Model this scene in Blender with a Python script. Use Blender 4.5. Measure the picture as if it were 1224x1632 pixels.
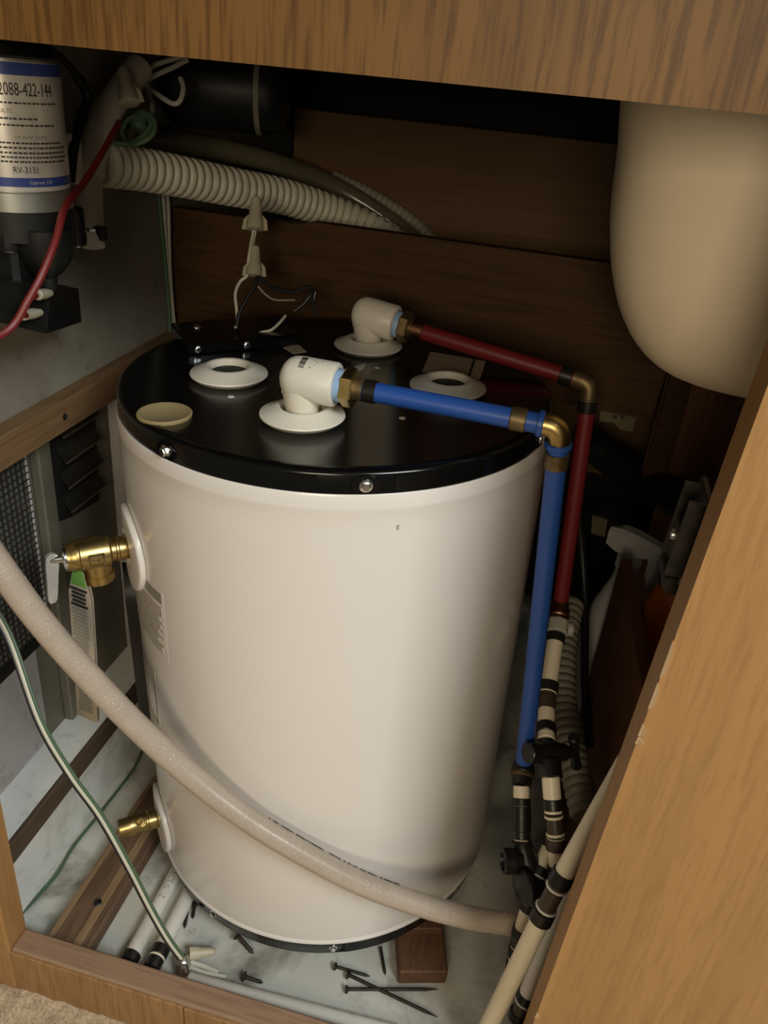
import bpy, math, random
from mathutils import Vector, Matrix
from mathutils import noise as mnoise

for o in list(bpy.data.objects):
    bpy.data.objects.remove(o, do_unlink=True)
scene = bpy.context.scene
COL = scene.collection
random.seed(7)
PI = math.pi

# ------------------------------------------------------------------ camera
cam_data = bpy.data.cameras.new('camera')
cam = bpy.data.objects.new('camera', cam_data)
COL.objects.link(cam)
cam_data.sensor_fit = 'VERTICAL'
cam_data.sensor_height = 36.0
cam_data.lens = 28.4130
cam_data.clip_start = 0.01
cam.matrix_world = Matrix.Translation(Vector((0.17381, -0.69754, 0.85564))) @ Matrix(((0.96729, -0.19007, 0.16801), (0.23812, 0.45194, -0.85968), (0.08747, 0.87156, 0.48242))).to_4x4()
scene.camera = cam

# ------------------------------------------------------------------ world, lights, exposure
world = bpy.data.worlds.new('room_ambience')
scene.world = world
world.use_nodes = True
wbg = world.node_tree.nodes['Background']
wbg.inputs[0].default_value = (0.95, 0.80, 0.60, 1)
wbg.inputs[1].default_value = 0.12

def area_light(name, loc, target, size, power, color):
    ld = bpy.data.lights.new(name, 'AREA')
    ld.shape = 'RECTANGLE'
    ld.size, ld.size_y = size
    ld.energy = power
    ld.color = color
    ob = bpy.data.objects.new(name, ld)
    COL.objects.link(ob)
    ob.location = loc
    d = Vector(target) - Vector(loc)
    ob.rotation_euler = d.to_track_quat('-Z', 'Y').to_euler()
    return ob

area_light('front_fill_light', (0.22, -1.65, 1.00), (0.08, -0.25, 0.5), (0.45, 0.35), 8.6, (1.0, 0.85, 0.62))  # added warm fill at the front to brighten the tank and basin
area_light('ceiling_lamp_light', (1.45, -1.45, 1.95), (-0.1, -0.2, 0.15), (0.8, 0.7), 42, (0.89, 0.95, 0.95))

vs = scene.view_settings
vs.view_transform = 'Standard'
vs.look = 'None'
vs.exposure = -0.15
vs.gamma = 1.0
vs.use_curve_mapping = False

# ------------------------------------------------------------------ mesh helpers
def V(*a):
    return Vector(a[0]) if len(a) == 1 else Vector(a)

def frame(d):
    d = Vector(d).normalized()
    a = Vector((0, 0, 1)) if abs(d.z) < 0.9 else Vector((1, 0, 0))
    x = d.cross(a).normalized()
    return x, d.cross(x).normalized(), d

def cr(pts, n=8):
    """Catmull-Rom resample of a list of equal-length tuples"""
    P = [tuple(p) for p in pts]
    k = len(P[0])
    out = []
    for i in range(len(P) - 1):
        p0, p1, p2, p3 = P[max(i - 1, 0)], P[i], P[i + 1], P[min(i + 2, len(P) - 1)]
        for j in range(n):
            t = j / n
            out.append(tuple(0.5 * ((2 * p1[c]) + (-p0[c] + p2[c]) * t + (2 * p0[c] - 5 * p1[c] + 4 * p2[c] - p3[c]) * t * t
                                    + (-p0[c] + 3 * p1[c] - 3 * p2[c] + p3[c]) * t ** 3) for c in range(k)))
    out.append(P[-1])
    return out

class MB:
    def __init__(self):
        self.v = []
        self.f = []

    def add(self, vs_, fs_):
        b = len(self.v)
        self.v += [Vector(p) for p in vs_]
        self.f += [tuple(b + i for i in f) for f in fs_]
        return self

    def rings(self, rings, cap0=True, cap1=True, closed=False):
        b = len(self.v)
        n = len(rings[0])
        for r in rings:
            self.v += [Vector(p) for p in r]
        m = len(rings)
        for i in range(m if closed else m - 1):
            i2 = (i + 1) % m
            for j in range(n):
                k = (j + 1) % n
                self.f.append((b + i * n + j, b + i * n + k, b + i2 * n + k, b + i2 * n + j))
        if not closed:
            if cap0:
                self.f.append(tuple(b + j for j in reversed(range(n))))
            if cap1:
                self.f.append(tuple(b + (m - 1) * n + j for j in range(n)))
        return self

    def tube(self, path, r, n=14, caps=True):
        P = [Vector(p[:3]) for p in path]
        R = r if isinstance(r, (list, tuple)) else [r] * len(P)
        T = []
        for i in range(len(P)):
            T.append((P[min(i + 1, len(P) - 1)] - P[max(i - 1, 0)]).normalized())
        x, y, _ = frame(T[0])
        rs = []
        for i in range(len(P)):
            if i:
                q = T[i - 1].rotation_difference(T[i])
                x = q @ x
            y = T[i].cross(x).normalized()
            rs.append([P[i] + (x * math.cos(2 * PI * j / n) + y * math.sin(2 * PI * j / n)) * R[i] for j in range(n)])
        return self.rings(rs, caps, caps)

    def lathe(self, origin, axis, prof, n=24, cap0=True, cap1=True, rot=0.0):
        o = Vector(origin)
        x, y, d = frame(axis)
        rs = []
        for h, r in prof:
            r = max(r, 1e-5)
            rs.append([o + d * h + (x * math.cos(rot + 2 * PI * j / n) + y * math.sin(rot + 2 * PI * j / n)) * r for j in range(n)])
        return self.rings(rs, cap0, cap1)

    def box(self, lo, hi, M=None, c=0.0):
        """axis box, optional matrix; c = chamfer"""
        x0, y0, z0 = lo
        x1, y1, z1 = hi
        if c <= 0:
            pts = [(x0, y0, z0), (x1, y0, z0), (x1, y1, z0), (x0, y1, z0), (x0, y0, z1), (x1, y0, z1), (x1, y1, z1), (x0, y1, z1)]
            fs = [(0, 3, 2, 1), (4, 5, 6, 7), (0, 1, 5, 4), (1, 2, 6, 5), (2, 3, 7, 6), (3, 0, 4, 7)]
        else:
            pts = []
            for (X, sx) in ((x0, 1), (x1, -1)):
                for (Y, sy) in ((y0, 1), (y1, -1)):
                    for (Z, sz) in ((z0, 1), (z1, -1)):
                        pts += [(X, Y + sy * c, Z + sz * c), (X + sx * c, Y, Z + sz * c), (X + sx * c, Y + sy * c, Z)]
            I = lambda a, b_, d, k: (a * 4 + b_ * 2 + d) * 3 + k
            fs = []
            for a in (0, 1):
                q = [I(a, 0, 0, 0), I(a, 1, 0, 0), I(a, 1, 1, 0), I(a, 0, 1, 0)]
                fs.append(tuple(q if a else reversed(q)))
                q = [I(0, a, 0, 1), I(1, a, 0, 1), I(1, a, 1, 1), I(0, a, 1, 1)]
                fs.append(tuple(reversed(q) if a else q))
                q = [I(0, 0, a, 2), I(1, 0, a, 2), I(1, 1, a, 2), I(0, 1, a, 2)]
                fs.append(tuple(q if a else reversed(q)))
            for a in (0, 1):
                for b_ in (0, 1):
                    fs.append((I(a, b_, 0, 0), I(a, b_, 1, 0), I(a, b_, 1, 1), I(a, b_, 0, 1)))
                    fs.append((I(a, 0, b_, 0), I(a, 1, b_, 0), I(a, 1, b_, 2), I(a, 0, b_, 2)))
                    fs.append((I(0, a, b_, 1), I(1, a, b_, 1), I(1, a, b_, 2), I(0, a, b_, 2)))
                    for d in (0, 1):
                        fs.append((I(a, b_, d, 0), I(a, b_, d, 1), I(a, b_, d, 2)))
        if M is not None:
            pts = [M @ Vector(p) for p in pts]
        return self.add(pts, fs)

    def prism(self, poly, off):
        """extrude a 3-D polygon by an offset vector"""
        n = len(poly)
        off = Vector(off)
        a = [Vector(p) for p in poly]
        b = [p + off for p in a]
        fs = [tuple(reversed(range(n))), tuple(range(n, 2 * n))]
        fs += [(j, (j + 1) % n, n + (j + 1) % n, n + j) for j in range(n)]
        return self.add(a + b, fs)

    def hexbolt(self, o, axis, r, flange=True):
        o = Vector(o)
        a = Vector(axis).normalized()
        if flange:
            self.lathe(o, a, [(0, r * 1.25), (r * 0.25, r * 1.2), (r * 0.3, r * 0.8)], 18)
        self.lathe(o, a, [(0.0, r * .86), (r * 0.9, r * .86), (r * 1.02, r * .72)], 6)
        return self

WM = {}          # world matrix of each Empty / mesh root

def finish(mesh, angle=35):
    import bmesh
    bm = bmesh.new()
    bm.from_mesh(mesh)
    bmesh.ops.recalc_face_normals(bm, faces=bm.faces)
    bm.to_mesh(mesh)
    bm.free()
    if angle:
        for p in mesh.polygons:
            p.use_smooth = True
        mesh.set_sharp_from_angle(angle=math.radians(angle))

def build(mb, name, mat, parent=None, local=False, angle=35, loc=None, label=None):
    mesh = bpy.data.meshes.new(name)
    ob = bpy.data.objects.new(name, mesh)
    COL.objects.link(ob)
    pts = mb.v
    if parent is not None:
        ob.parent = parent
        WM[ob] = WM[parent]
        if not local:
            inv = WM[parent].inverted()
            pts = [inv @ p for p in pts]
    else:
        if loc is None:
            lo = Vector((min(p.x for p in pts), min(p.y for p in pts), min(p.z for p in pts)))
            hi = Vector((max(p.x for p in pts), max(p.y for p in pts), max(p.z for p in pts)))
            loc = Vector(((lo.x + hi.x) / 2, (lo.y + hi.y) / 2, lo.z))
        loc = Vector(loc)
        ob.location = loc
        WM[ob] = Matrix.Translation(loc)
        pts = [p - loc for p in pts]
    mesh.from_pydata([tuple(p) for p in pts], [], mb.f)
    mesh.update()
    finish(mesh, angle)
    mesh.materials.append(mat)
    if label:
        ob['label'] = label
    return ob

def tag(ob, label, cat, group=None):
    ob['label'] = label
    ob['category'] = cat
    if group:
        ob['group'] = group
    return ob

def single(mb, name, mat, label, cat, group=None, angle=35):
    return tag(build(mb, name, mat, None, angle=angle), label, cat, group)

def struct(mb, name, mat, angle=35, label=None):
    ob = build(mb, name, mat, None, angle=angle)
    ob['kind'] = 'structure'
    if label:
        ob['label'] = label
    return ob

def thing(name, label, cat, loc, group=None, rot=None):
    e = bpy.data.objects.new(name, None)
    e.empty_display_size = 0.02
    COL.objects.link(e)
    M = Matrix.Translation(Vector(loc))
    if rot is not None:
        M = M @ Matrix(rot).to_4x4()
    e.matrix_world = M
    WM[e] = M
    return tag(e, label, cat, group)

# ------------------------------------------------------------------ material helpers
def base_mat(name):
    m = bpy.data.materials.new(name)
    m.use_nodes = True
    nt = m.node_tree
    return m, nt, nt.nodes['Principled BSDF']

def ramp(nt, fac, stops):
    r = nt.nodes.new('ShaderNodeValToRGB')
    els = r.color_ramp.elements
    while len(els) < len(stops):
        els.new(0.5)
    for e, (p, c) in zip(els, stops):
        e.position = p
        e.color = (*c, 1)
    nt.links.new(fac, r.inputs[0])
    return r.outputs[0]

def coords(nt, scale=(1, 1, 1), loc=(0, 0, 0), rot=(0, 0, 0)):
    g = nt.nodes.new('ShaderNodeTexCoord')
    mp = nt.nodes.new('ShaderNodeMapping')
    mp.inputs['Scale'].default_value = scale
    mp.inputs['Location'].default_value = loc
    mp.inputs['Rotation'].default_value = rot
    nt.links.new(g.outputs['Object'], mp.inputs[0])
    return mp.outputs[0]

def noise(nt, vec, scale, detail=4, rough=0.55, dist=0.0):
    n = nt.nodes.new('ShaderNodeTexNoise')
    n.inputs['Scale'].default_value = scale
    n.inputs['Detail'].default_value = detail
    n.inputs['Roughness'].default_value = rough
    n.inputs['Distortion'].default_value = dist
    nt.links.new(vec, n.inputs['Vector'])
    return n.outputs['Fac']

def bump(nt, bsdf, h, strength=0.2, dist=0.001):
    b = nt.nodes.new('ShaderNodeBump')
    b.inputs['Strength'].default_value = strength
    b.inputs['Distance'].default_value = dist
    nt.links.new(h, b.inputs['Height'])
    nt.links.new(b.outputs[0], bsdf.inputs['Normal'])

def mix(nt, fac, a, b):
    m = nt.nodes.new('ShaderNodeMix')
    m.data_type = 'RGBA'
    for s, val in ((0, fac), (6, a), (7, b)):
        if hasattr(val, 'is_output'):
            nt.links.new(val, m.inputs[s])
        else:
            m.inputs[s].default_value = val if s == 0 else (*val, 1)
    return m.outputs[2]

def plain(name, col, rough=0.5, metal=0.0, var=0.12, scale=40, bmp=0.0, coat=0.0, spec=0.5):
    m, nt, b = base_mat(name)
    f = noise(nt, coords(nt), scale, 3)
    lo = tuple(c * (1 - var) for c in col)
    hi = tuple(min(1, c * (1 + var)) for c in col)
    nt.links.new(ramp(nt, f, [(0.3, lo), (0.7, hi)]), b.inputs['Base Color'])
    b.inputs['Roughness'].default_value = rough
    b.inputs['Metallic'].default_value = metal
    b.inputs['Coat Weight'].default_value = coat
    b.inputs['Specular IOR Level'].default_value = spec
    if bmp:
        bump(nt, b, f, bmp, 0.001)
    return m

def wood(name, col, dark, grain='z', rough=0.45, fine=1.0, streak=0.6, bmp=0.12, spec=0.35):
    """fine-pored timber: noise stretched along the grain axis"""
    m, nt, b = base_mat(name)
    st = {'x': (0.07, 1, 1), 'y': (1, 0.07, 1), 'z': (1, 1, 0.07)}[grain]
    v1 = coords(nt, st)
    pores = noise(nt, v1, 260 * fine, 3, 0.6)
    broad = noise(nt, coords(nt, tuple(s * (0.35 if s < 1 else 1) for s in st)), 28 * fine, 4, 0.55, 0.6)
    mid = tuple((a * 0.62 + d * 0.38) for a, d in zip(col, dark))
    c1 = ramp(nt, broad, [(0.30, mid), (0.52, col), (0.75, tuple(min(1, c * 1.08) for c in col))])
    pf = ramp(nt, pores, [(0.36, (1, 1, 1)), (0.54, (0, 0, 0))])
    mm = nt.nodes.new('ShaderNodeMath')
    mm.operation = 'MULTIPLY'
    nt.links.new(pf, mm.inputs[0])
    mm.inputs[1].default_value = streak
    nt.links.new(mix(nt, mm.outputs[0], c1, dark), b.inputs['Base Color'])
    b.inputs['Roughness'].default_value = rough
    b.inputs['Specular IOR Level'].default_value = spec
    bump(nt, b, pores, bmp, 0.0006)
    return m

def dirty(name, col, stain, rough=0.6, scale=9, lo=0.52, hi=0.72, amt=0.7, fine_scale=55):
    """pale sheet with stains that have a shape of their own"""
    m, nt, b = base_mat(name)
    v = coords(nt)
    big = noise(nt, v, scale, 6, 0.62, 0.5)
    fine = noise(nt, v, fine_scale, 5, 0.6)
    f1 = ramp(nt, big, [(lo, (0, 0, 0)), (hi, (amt,) * 3)])
    c1 = mix(nt, f1, col, stain)
    f2 = ramp(nt, fine, [(0.58, (0, 0, 0)), (0.78, (amt * 0.8,) * 3)])
    nt.links.new(mix(nt, f2, c1, tuple(s * 0.6 for s in stain)), b.inputs['Base Color'])
    b.inputs['Roughness'].default_value = rough
    bump(nt, b, fine, 0.08, 0.001)
    return m

M = {}
M['oak_rail_shaded'] = wood('oak_rail_shaded', (0.165, 0.076, 0.017), (0.066, 0.026, 0.004), 'z', 0.5, 1.0, 0.75)  # same oak as the stile; the shade on the rail is in this colour
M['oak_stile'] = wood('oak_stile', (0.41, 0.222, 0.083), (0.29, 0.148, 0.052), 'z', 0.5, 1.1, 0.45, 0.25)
M['oak_sill'] = wood('oak_sill', (0.34, 0.215, 0.135), (0.19, 0.105, 0.06), 'x', 0.6, 1.0, 0.5)
M['oak_edge'] = wood('oak_edge', (0.40, 0.22, 0.09), (0.20, 0.10, 0.04), 'z', 0.55, 1.0, 0.4)
M['panel_brown'] = wood('panel_brown', (0.075, 0.036, 0.013), (0.035, 0.016, 0.006), 'x', 0.62, 0.7, 0.5, 0.12, 0.15)
M['panel_back'] = wood('panel_back', (0.135, 0.075, 0.032), (0.085, 0.045, 0.018), 'x', 0.6, 0.7, 0.4, 0.12, 0.15)
M['panel_red'] = wood('panel_red', (0.20, 0.085, 0.038), (0.09, 0.038, 0.018), 'z', 0.5, 0.7, 0.45)
M['cleat_wood'] = wood('cleat_wood', (0.20, 0.118, 0.055), (0.10, 0.052, 0.022), 'y', 0.6, 0.9, 0.5)
M['floor_cleat'] = wood('floor_cleat', (0.17, 0.105, 0.062), (0.08, 0.045, 0.024), 'y', 0.65, 0.8, 0.6)
M['batten_dark'] = wood('batten_dark', (0.11, 0.075, 0.048), (0.05, 0.032, 0.02), 'y', 0.65, 0.9, 0.5)
M['block_wood'] = wood('block_wood', (0.155, 0.078, 0.040), (0.08, 0.038, 0.02), 'y', 0.6, 0.9, 0.5)
M['splinter'] = wood('splinter', (0.50, 0.34, 0.19), (0.32, 0.2, 0.1), 'z', 0.7, 1.2, 0.4)
M['tank_white'] = plain('tank_white', (0.80, 0.755, 0.71), 0.28, 0, 0.015, 3, 0, 0.25)
M['tank_black'] = plain('tank_black', (0.004, 0.004, 0.004), 0.17, 0, 0.1, 30, 0, 0.0, 0.42)
M['plastic_cream'] = plain('plastic_cream', (0.78, 0.73, 0.62), 0.38, 0, 0.03, 20)
M['plug_beige'] = plain('plug_beige', (0.34, 0.265, 0.13), 0.5, 0, 0.05, 20)
M['hole_dark'] = plain('hole_dark', (0.02, 0.022, 0.018), 0.7, 0, 0.1, 30)
M['chrome'] = plain('chrome', (0.80, 0.80, 0.80), 0.18, 1.0, 0.05, 60)
M['steel'] = plain('steel', (0.55, 0.55, 0.53), 0.36, 1.0, 0.12, 30)
M['brass'] = plain('brass', (0.50, 0.37, 0.15), 0.34, 1.0, 0.12, 70, 0.08)
M['brass_old'] = plain('brass_old', (0.20, 0.145, 0.07), 0.48, 0.8, 0.3, 90, 0.12)
M['copper_old'] = plain('copper_old', (0.28, 0.13, 0.08), 0.42, 1.0, 0.3, 90, 0.1)
M['blue_pex'] = plain('blue_pex', (0.022, 0.085, 0.36), 0.40, 0, 0.05, 15)
M['red_pex'] = plain('red_pex', (0.17, 0.014, 0.016), 0.45, 0, 0.05, 15)
M['tape_blue'] = plain('tape_blue', (0.30, 0.46, 0.70), 0.5, 0, 0.1, 60)
M['poly_cream'] = plain('poly_cream', (0.80, 0.71, 0.53), 0.42, 0, 0.06, 25)
M['poly_white'] = dirty('poly_white', (0.72, 0.69, 0.62), (0.40, 0.37, 0.30), 0.5, 14, 0.55, 0.75, 0.6)
M['crimp_black'] = plain('crimp_black', (0.018, 0.016, 0.014), 0.38, 0.3, 0.2, 50)
M['fitting_brown'] = plain('fitting_brown', (0.055, 0.038, 0.026), 0.4, 0, 0.15, 40)
M['fitting_black'] = plain('fitting_black', (0.010, 0.010, 0.010), 0.35, 0, 0.2, 40)
M['grey_nut'] = plain('grey_nut', (0.42, 0.40, 0.33), 0.5, 0, 0.05, 30)
M['hose_clear'] = plain('hose_clear', (0.44, 0.365, 0.295), 0.28, 0, 0.06, 60, 0, 0.3)
M['corrugated'] = dirty('corrugated', (0.62, 0.58, 0.46), (0.34, 0.30, 0.20), 0.45, 25, 0.5, 0.75, 0.5)
M['corrugated_grey'] = plain('corrugated_grey', (0.27, 0.25, 0.19), 0.5, 0, 0.12, 40)
M['hose_grey'] = plain('hose_grey', (0.13, 0.115, 0.075), 0.25, 0, 0.08, 30, 0, 0.3)
M['rubber_black'] = plain('rubber_black', (0.012, 0.012, 0.011), 0.45, 0, 0.15, 40)
M['pump_black'] = plain('pump_black', (0.007, 0.0075, 0.007), 0.42, 0, 0.15, 60, 0.04)
M['motor_steel'] = plain('motor_steel', (0.42, 0.42, 0.38), 0.40, 0.85, 0.12, 40)
M['label_silver'] = plain('label_silver', (0.68, 0.65, 0.60), 0.30, 0.45, 0.03, 30)
M['label_blue'] = plain('label_blue', (0.035, 0.06, 0.24), 0.35, 0.1, 0.05, 30)
M['ink'] = plain('ink', (0.03, 0.028, 0.026), 0.6, 0, 0.05, 30)
M['ink_soft'] = plain('ink_soft', (0.30, 0.27, 0.23), 0.6, 0, 0.05, 30)
M['ink_grey'] = plain('ink_grey', (0.47, 0.43, 0.375), 0.6, 0, 0.25, 260)
M['paper'] = plain('paper', (0.46, 0.40, 0.30), 0.6, 0, 0.06, 30)
M['paper_print'] = plain('paper_print', (0.46, 0.42, 0.35), 0.6, 0, 0.3, 240)
M['paper_green'] = plain('paper_green', (0.13, 0.30, 0.06), 0.6, 0, 0.05, 30)
M['sticker_dim'] = plain('sticker_dim', (0.42, 0.33, 0.24), 0.6, 0, 0.1, 60)
M['wire_red'] = plain('wire_red', (0.17, 0.016, 0.014), 0.42, 0, 0.05, 30)
M['wire_white'] = plain('wire_white', (0.62, 0.60, 0.50), 0.40, 0, 0.05, 30)
M['wire_green'] = plain('wire_green', (0.075, 0.135, 0.078), 0.40, 0, 0.08, 30)
M['wire_black'] = plain('wire_black', (0.012, 0.012, 0.012), 0.40, 0, 0.05, 30)
M['wire_nut'] = plain('wire_nut', (0.48, 0.43, 0.31), 0.45, 0, 0.05, 30)
M['lever_grey'] = plain('lever_grey', (0.66, 0.66, 0.63), 0.38, 0.5, 0.08, 120, 0.1)
M['nail'] = plain('nail', (0.03, 0.022, 0.016), 0.55, 0.5, 0.3, 120)
M['sink_cream'] = plain('sink_cream', (0.86, 0.72, 0.52), 0.55, 0, 0.03, 14, 0.02)
M['spray_white'] = plain('spray_white', (0.60, 0.59, 0.57), 0.45, 0, 0.04, 20)
M['spray_orange'] = plain('spray_orange', (0.80, 0.22, 0.035), 0.35, 0, 0.05, 20)
M['clear_grey'] = plain('clear_grey', (0.20, 0.19, 0.16), 0.3, 0.2, 0.15, 60)
M['hinge_metal'] = plain('hinge_metal', (0.10, 0.095, 0.08), 0.38, 0.9, 0.25, 70)
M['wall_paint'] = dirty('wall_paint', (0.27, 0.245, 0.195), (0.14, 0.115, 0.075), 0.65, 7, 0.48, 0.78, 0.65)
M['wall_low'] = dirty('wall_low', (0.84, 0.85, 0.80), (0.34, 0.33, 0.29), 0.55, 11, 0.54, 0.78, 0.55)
M['floor_vinyl'] = dirty('floor_vinyl', (0.60, 0.60, 0.54), (0.15, 0.135, 0.10), 0.42, 9, 0.47, 0.66, 0.8, 30)
M['door_metal'] = dirty('door_metal', (0.165, 0.152, 0.112), (0.08, 0.068, 0.045), 0.5, 10, 0.5, 0.8, 0.6)
M['door_panel_low'] = dirty('door_panel_low', (0.46, 0.43, 0.42), (0.15, 0.11, 0.07), 0.55, 8, 0.55, 0.75, 0.7)
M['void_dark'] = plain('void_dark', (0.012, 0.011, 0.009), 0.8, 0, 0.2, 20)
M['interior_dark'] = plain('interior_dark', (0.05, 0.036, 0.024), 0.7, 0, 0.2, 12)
M['carpet'] = plain('carpet', (0.60, 0.47, 0.32), 0.9, 0, 0.22, 300)
M['oak_front'] = wood('oak_front', (0.37, 0.21, 0.085), (0.20, 0.10, 0.035), 'z', 0.5, 1.0, 0.5)
M['bracket_dim'] = plain('bracket_dim', (0.13, 0.105, 0.05), 0.6, 0, 0.1, 40)
M['louvre_dark'] = plain('louvre_dark', (0.045, 0.04, 0.028), 0.45, 0.3, 0.3, 40)
M['cleat_light'] = wood('cleat_light', (0.30, 0.195, 0.105), (0.16, 0.09, 0.045), 'y', 0.65, 0.9, 0.5)
M['hose_white'] = plain('hose_white', (0.66, 0.60, 0.50), 0.4, 0, 0.05, 60)
M['screen_grey'] = plain('screen_grey', (0.13, 0.125, 0.11), 0.6, 0, 0.2, 60)
M['white_dot'] = plain('white_dot', (0.75, 0.72, 0.65), 0.6, 0, 0.05, 30)

# ================================================================== SETTING
FY0, FY1 = -0.280, -0.250          # face frame thickness
# floor of the compartment and carpet outside
struct(MB().box((-0.34, -0.252, -0.02), (0.92, 0.62, 0.0)), 'floor', M['floor_vinyl'], label='dirty pale vinyl floor inside the cabinet')
cb = MB()
NX, NY = 300, 130
cx0, cx1, cy0, cy1 = -0.95, 0.95, -1.10, -0.2805
for j in range(NY + 1):
    for i in range(NX + 1):
        x = cx0 + (cx1 - cx0) * i / NX
        y = cy0 + (cy1 - cy0) * j / NY
        z = -0.034 + 0.004 * mnoise.noise((x * 60, y * 60, 1.0)) + 0.002 * mnoise.noise((x * 190, y * 190, 4.0))
        cb.v.append(Vector((x, y, z)))
for j in range(NY):
    for i in range(NX):
        a = j * (NX + 1) + i
        cb.f.append((a, a + 1, a + NX + 2, a + NX + 1))
carpet = struct(cb, 'floor_carpet', M['carpet'], label='beige carpet in front of the cabinet sill')
pl = MB()
for k in range(16000):
    x = random.uniform(-0.50, 0.12)
    y = random.uniform(-0.40, -0.283)
    z = -0.037 + 0.004 * mnoise.noise((x * 60, y * 60, 1.0))
    a = random.uniform(0, 2 * PI)
    h = random.uniform(0.005, 0.010)
    l = random.uniform(0.0, 0.006)
    w = 0.0006
    dx, dy = math.cos(a), math.sin(a)
    ty = min(y + dy * l, -0.2815)
    pl.add([(x - dy * w, y + dx * w, z), (x + dy * w, y - dx * w, z), (x + dx * l, ty, z + h)], [(0, 1, 2)])
pile = build(pl, 'carpet_pile', M['carpet'], carpet, angle=0)
pile['kind'] = 'stuff'

# face frame: sill, left stile, right stile, top rail
sill = struct(MB().box((-0.252, FY0 + 0.002, -0.045), (0.265, FY1 - 0.003, 0.030), c=0.002), 'trim_1', M['oak_sill'], label='worn oak sill across the bottom of the opening')
build(MB().box((-0.252, FY0 - 0.0005, -0.045), (-0.060, FY0 + 0.004, 0.027), c=0.001), 'veneer_strip', M['oak_front'], sill)
build(MB().box((-0.0585, FY0 - 0.0005, -0.045), (0.265, FY0 + 0.004, 0.026), c=0.001), 'veneer_strip', M['oak_front'], sill)
struct(MB().box((-0.95, FY0, -0.045), (-0.252, FY1, 1.02), c=0.002), 'trim_2', M['oak_stile'], label='oak stile at the left of the opening')
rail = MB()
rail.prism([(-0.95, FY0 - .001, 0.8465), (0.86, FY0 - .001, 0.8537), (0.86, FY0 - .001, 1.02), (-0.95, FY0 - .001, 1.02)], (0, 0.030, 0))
struct(rail, 'trim_3', M['oak_rail_shaded'], label='oak top rail above the opening')
# right stile leans a little
stl = MB()
def sx(z):
    return 0.2575 + (z) * 0.0285
stl.prism([(sx(-0.045), FY0, -0.045), (0.86, FY0, -0.045), (0.86, FY0, 0.853), (sx(0.853), FY0, 0.853)], (0, 0.032, 0))
stile = struct(stl, 'trim_4', M['oak_stile'], label='wide oak stile at the right of the opening')
# chipped veneer along its inner corner
for (zc, l, w, d) in ((0.560, 0.030, 0.0018, 0.0045), (0.531, 0.022, 0.0022, 0.0040), (0.502, 0.010, 0.0026, 0.003), (0.493, 0.005, 0.004, 0.002), (0.180, 0.006, 0.003, 0.002)):
    ch = MB()
    x = sx(zc)
    ch.prism([(x - 0.0012, FY0 - 0.0012, zc - l / 2), (x + w, FY0 - 0.0015, zc - l * 0.3), (x + w * 0.55, FY0 - 0.0018, zc + l * 0.25), (x - 0.0005, FY0 - 0.0012, zc + l / 2)], (0.0005, d, 0))
    build(ch, 'chip', M['splinter'], stile)

struct(MB().box((-0.95, -0.335, 0.955), (0.95, -0.282, 0.990), c=0.003), 'trim_5', M['oak_rail_shaded'], label='unseen overhanging counter front above the opening')  # out of view; overhang depth tuned for the shade it throws on the rail
# shell of the cabinet, dark inside
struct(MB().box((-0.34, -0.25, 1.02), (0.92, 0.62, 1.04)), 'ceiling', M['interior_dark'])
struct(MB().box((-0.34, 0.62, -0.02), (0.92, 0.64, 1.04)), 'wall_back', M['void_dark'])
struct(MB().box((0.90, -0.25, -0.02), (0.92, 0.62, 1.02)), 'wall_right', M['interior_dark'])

# left wall: upper sheet, the low part under the opening, reveal ledge
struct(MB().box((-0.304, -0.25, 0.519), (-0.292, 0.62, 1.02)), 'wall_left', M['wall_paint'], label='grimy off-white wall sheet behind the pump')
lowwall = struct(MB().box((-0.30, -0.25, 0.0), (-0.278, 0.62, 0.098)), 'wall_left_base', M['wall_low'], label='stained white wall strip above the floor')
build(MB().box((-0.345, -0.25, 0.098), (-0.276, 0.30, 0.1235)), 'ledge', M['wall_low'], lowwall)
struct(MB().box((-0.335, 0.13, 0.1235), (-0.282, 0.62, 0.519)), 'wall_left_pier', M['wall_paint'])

single(MB().box((-0.2765, -0.249, 0.0965), (-0.2705, 0.20, 0.1245), c=0.0008), 'wall_batten', M['batten_dark'],
       'dark brown wooden batten along the foot of the left wall', 'batten')
cl = thing('wall_cleat', 'wooden cleat with a screw fixed along the left wall under the pump', 'cleat', (-0.282, -0.02, 0.517))
build(MB().box((-0.2915, -0.249, 0.5175), (-0.272, 0.205, 0.5490), c=0.0015), 'board', M['cleat_wood'], cl)
p = V((-0.2720, -0.0601, 0.5333))
build(MB().lathe(p, (1, 0, 0), [(-.001, 0.0032), (0.0006, 0.0034), (0.0010, 0.0022)], 14), 'screw', M['nail'], cl)

# exterior service door seen through the opening in the left wall
XD = -0.322
door = thing('service_door', 'grey metal service door with louvres and wire screen in the left wall', 'door', (XD, -0.05, 0.124))
build(MB().box((XD - 0.006, -0.0885, 0.1240), (XD, 0.13, 0.519)), 'panel', M['door_metal'], door)
build(MB().box((XD - 0.006, -0.25, 0.1240), (XD + 0.0008, -0.089, 0.519)), 'side_panel', M['door_panel_low'], door)
build(MB().box((XD, -0.056, 0.1245), (XD + 0.012, -0.034, 0.518), c=0.002), 'channel', M['door_metal'], door)
build(MB().box((XD, 0.092, 0.1245), (XD + 0.016, 0.106, 0.518), c=0.002), 'edge_flange', M['door_panel_low'], door)
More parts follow.
